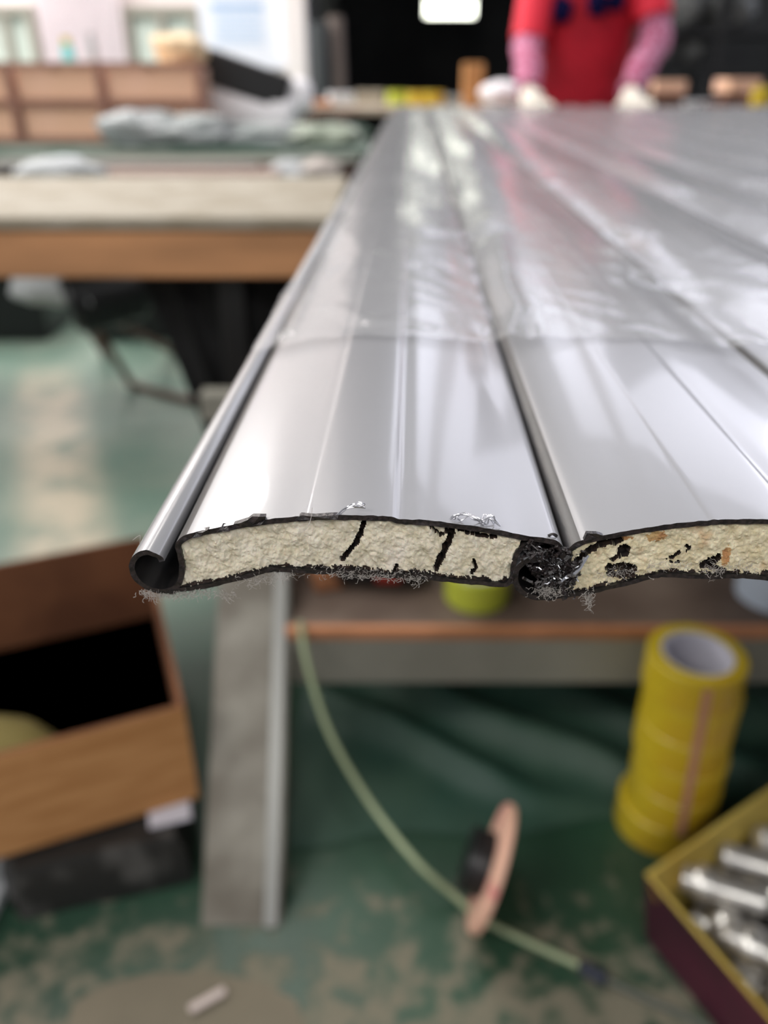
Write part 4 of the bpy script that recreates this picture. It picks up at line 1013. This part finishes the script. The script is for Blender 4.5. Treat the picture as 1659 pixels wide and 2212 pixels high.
# apron: lofted shell around the torso
def loft(rings, seg=40, a0=0, a1=2*PI):
    bm = bmesh.new(); R = []
    for (cy, z, rx, ry) in rings:
        R.append([bm.verts.new((rx*math.cos(a)*(1+.02*math.sin(7*a+z*9)), cy+ry*math.sin(a)*(1+.03*math.sin(9*a+z*14)), z)) for a in [a0+(a1-a0)*k/seg for k in range(seg+(a1-a0 < 6))]])
    m_ = len(R[0])
    for i in range(len(R)-1):
        for k in range(m_ if a1-a0 > 6 else m_-1): bm.faces.new((R[i][k], R[i][(k+1) % m_], R[i+1][(k+1) % m_], R[i+1][k]))
    return bm
bm = loft([(.03, .55, .175, .14), (.03, .70, .17, .135), (.03, .80, .165, .130), (.02, .90, .160, .125), (.01, 1.0, .155, .12), (0, 1.08, .157, .118), (-.015, 1.15, .172, .108), (-.02, 1.20, .176, .098), (-.03, 1.245, .12, .082), (-.045, 1.275, .056, .056)])
bmesh.ops.solidify(bm, geom=list(bm.faces), thickness=.004); bm_obj('apron', bm, M_red, per, 80, label='red apron')
for (a, b, r0, r1, m_, nm, lb_) in ((sL, Vector(sL).lerp(Vector(eL), .92), .064, .058, M_redshirt, 'shirt_sleeve', 'red short sleeve'), (sR, Vector(sR).lerp(Vector(eR), .74), .064, .060, M_redshirt, 'shirt_sleeve', 'red short sleeve')):
    bm = bmesh.new(); a = Vector(a); b = Vector(b); tube(bm, [a.lerp(b, t)+Vector((0, 0, 0)) for t in (-.1, .2, .5, .8, 1)], [r0*.7, r0, (r0+r1)/2, r1, r1], 20); bm_obj(nm, bm, m_, per, 60, label=lb_)
for e, s, h, t0 in ((eL, sL, hL, .50), (eR, sR, hR, .36)):
    st = Vector(s).lerp(Vector(e), t0); h2 = Vector((h[0], h[1]+.07, h[2]+.034))
    bm = bmesh.new(); pts = catmull([st, Vector(e)+Vector((0, .005, .01)), Vector(e).lerp(h2, .45), h2], 5)
    tube(bm, pts, [.055+.004*math.sin(i*1.3)*(i > 2)-.0013*i for i in range(len(pts))], 20); bm_obj('arm_sleeve', bm, M_sleeve, per, 60, label='pink checked protective sleeve')
# navy flower-like print patches sewn on the apron chest
for (px, py, rx, rz) in ((1186, 14, .040, .058), (1216, 20, .036, .036), (1180, 50, .018, .034), (1290, 8, .034, .036), (1332, 2, .030, .028)):
    p = V(px, py, PY-.12); x = p.x-PX
    yy = -.118*math.sqrt(max(.05, 1-(x/.160)**2))-.012
    bm = bmesh.new(); bmesh.ops.create_uvsphere(bm, u_segments=20, v_segments=12, radius=1)
    for v in bm.verts: v.co = v.co*(1+.15*math.sin(5*math.atan2(v.co.z, v.co.x)))
    bmesh.ops.transform(bm, matrix=Matrix.Translation((x, yy, p.z)) @ Matrix.Rotation(math.atan2(x, .16)*.9, 4, 'Z') @ Matrix.Diagonal((rx, .020, rz, 1)), verts=bm.verts)
    bm_obj('printed_patch', bm, M_navy, per, 60, label='navy blue printed patch')
# gloves with five fingers
for s, h in ((-1, hL), (1, hR)):
    h = Vector(h); nodes = [((h.x, h.y+.07, h.z+.034), .027), ((h.x, h.y+.02, h.z+.012), (.034, .018)), ((h.x, h.y-.02, h.z+.004), (.036, .014))]; edges = [(0, 1), (1, 2)]
    for k, L_ in enumerate((.055, .066, .062, .048)):
        x = h.x+(-.027+.018*k)*s*-1; b = len(nodes)
        nodes += [((x, h.y-.028, h.z+.002), .0095), ((x*1.0, h.y-.028-L_*.55, h.z+.006), .009), ((x, h.y-.028-L_, h.z-.006), .0075)]; edges += [(2, b), (b, b+1), (b+1, b+2)]
    b = len(nodes); nodes += [((h.x-s*.045, h.y-.005, h.z), .010), ((h.x-s*.058, h.y-.035, h.z-.004), .0085)]; edges += [(1, b), (b, b+1)]
    skinbody('glove', nodes, edges, M_glove, per, 1)
# trousers and shoes
for s in (-1, 1):
    bm = bmesh.new(); tube(bm, [(s*.085, .03, .86), (s*.09, .03, .74), (s*.10, .0, .45), (s*.10, .03, .12)], [.09, .10, .075, .062], 20); bm_obj('trouser_leg', bm, M_trouser, per, 60)
    bm = bmesh.new(); box(bm, (s*.10, -.04, .036), (.09, .25, .07), None, .025); bm_obj('shoe', bm, M_black, per, 60)
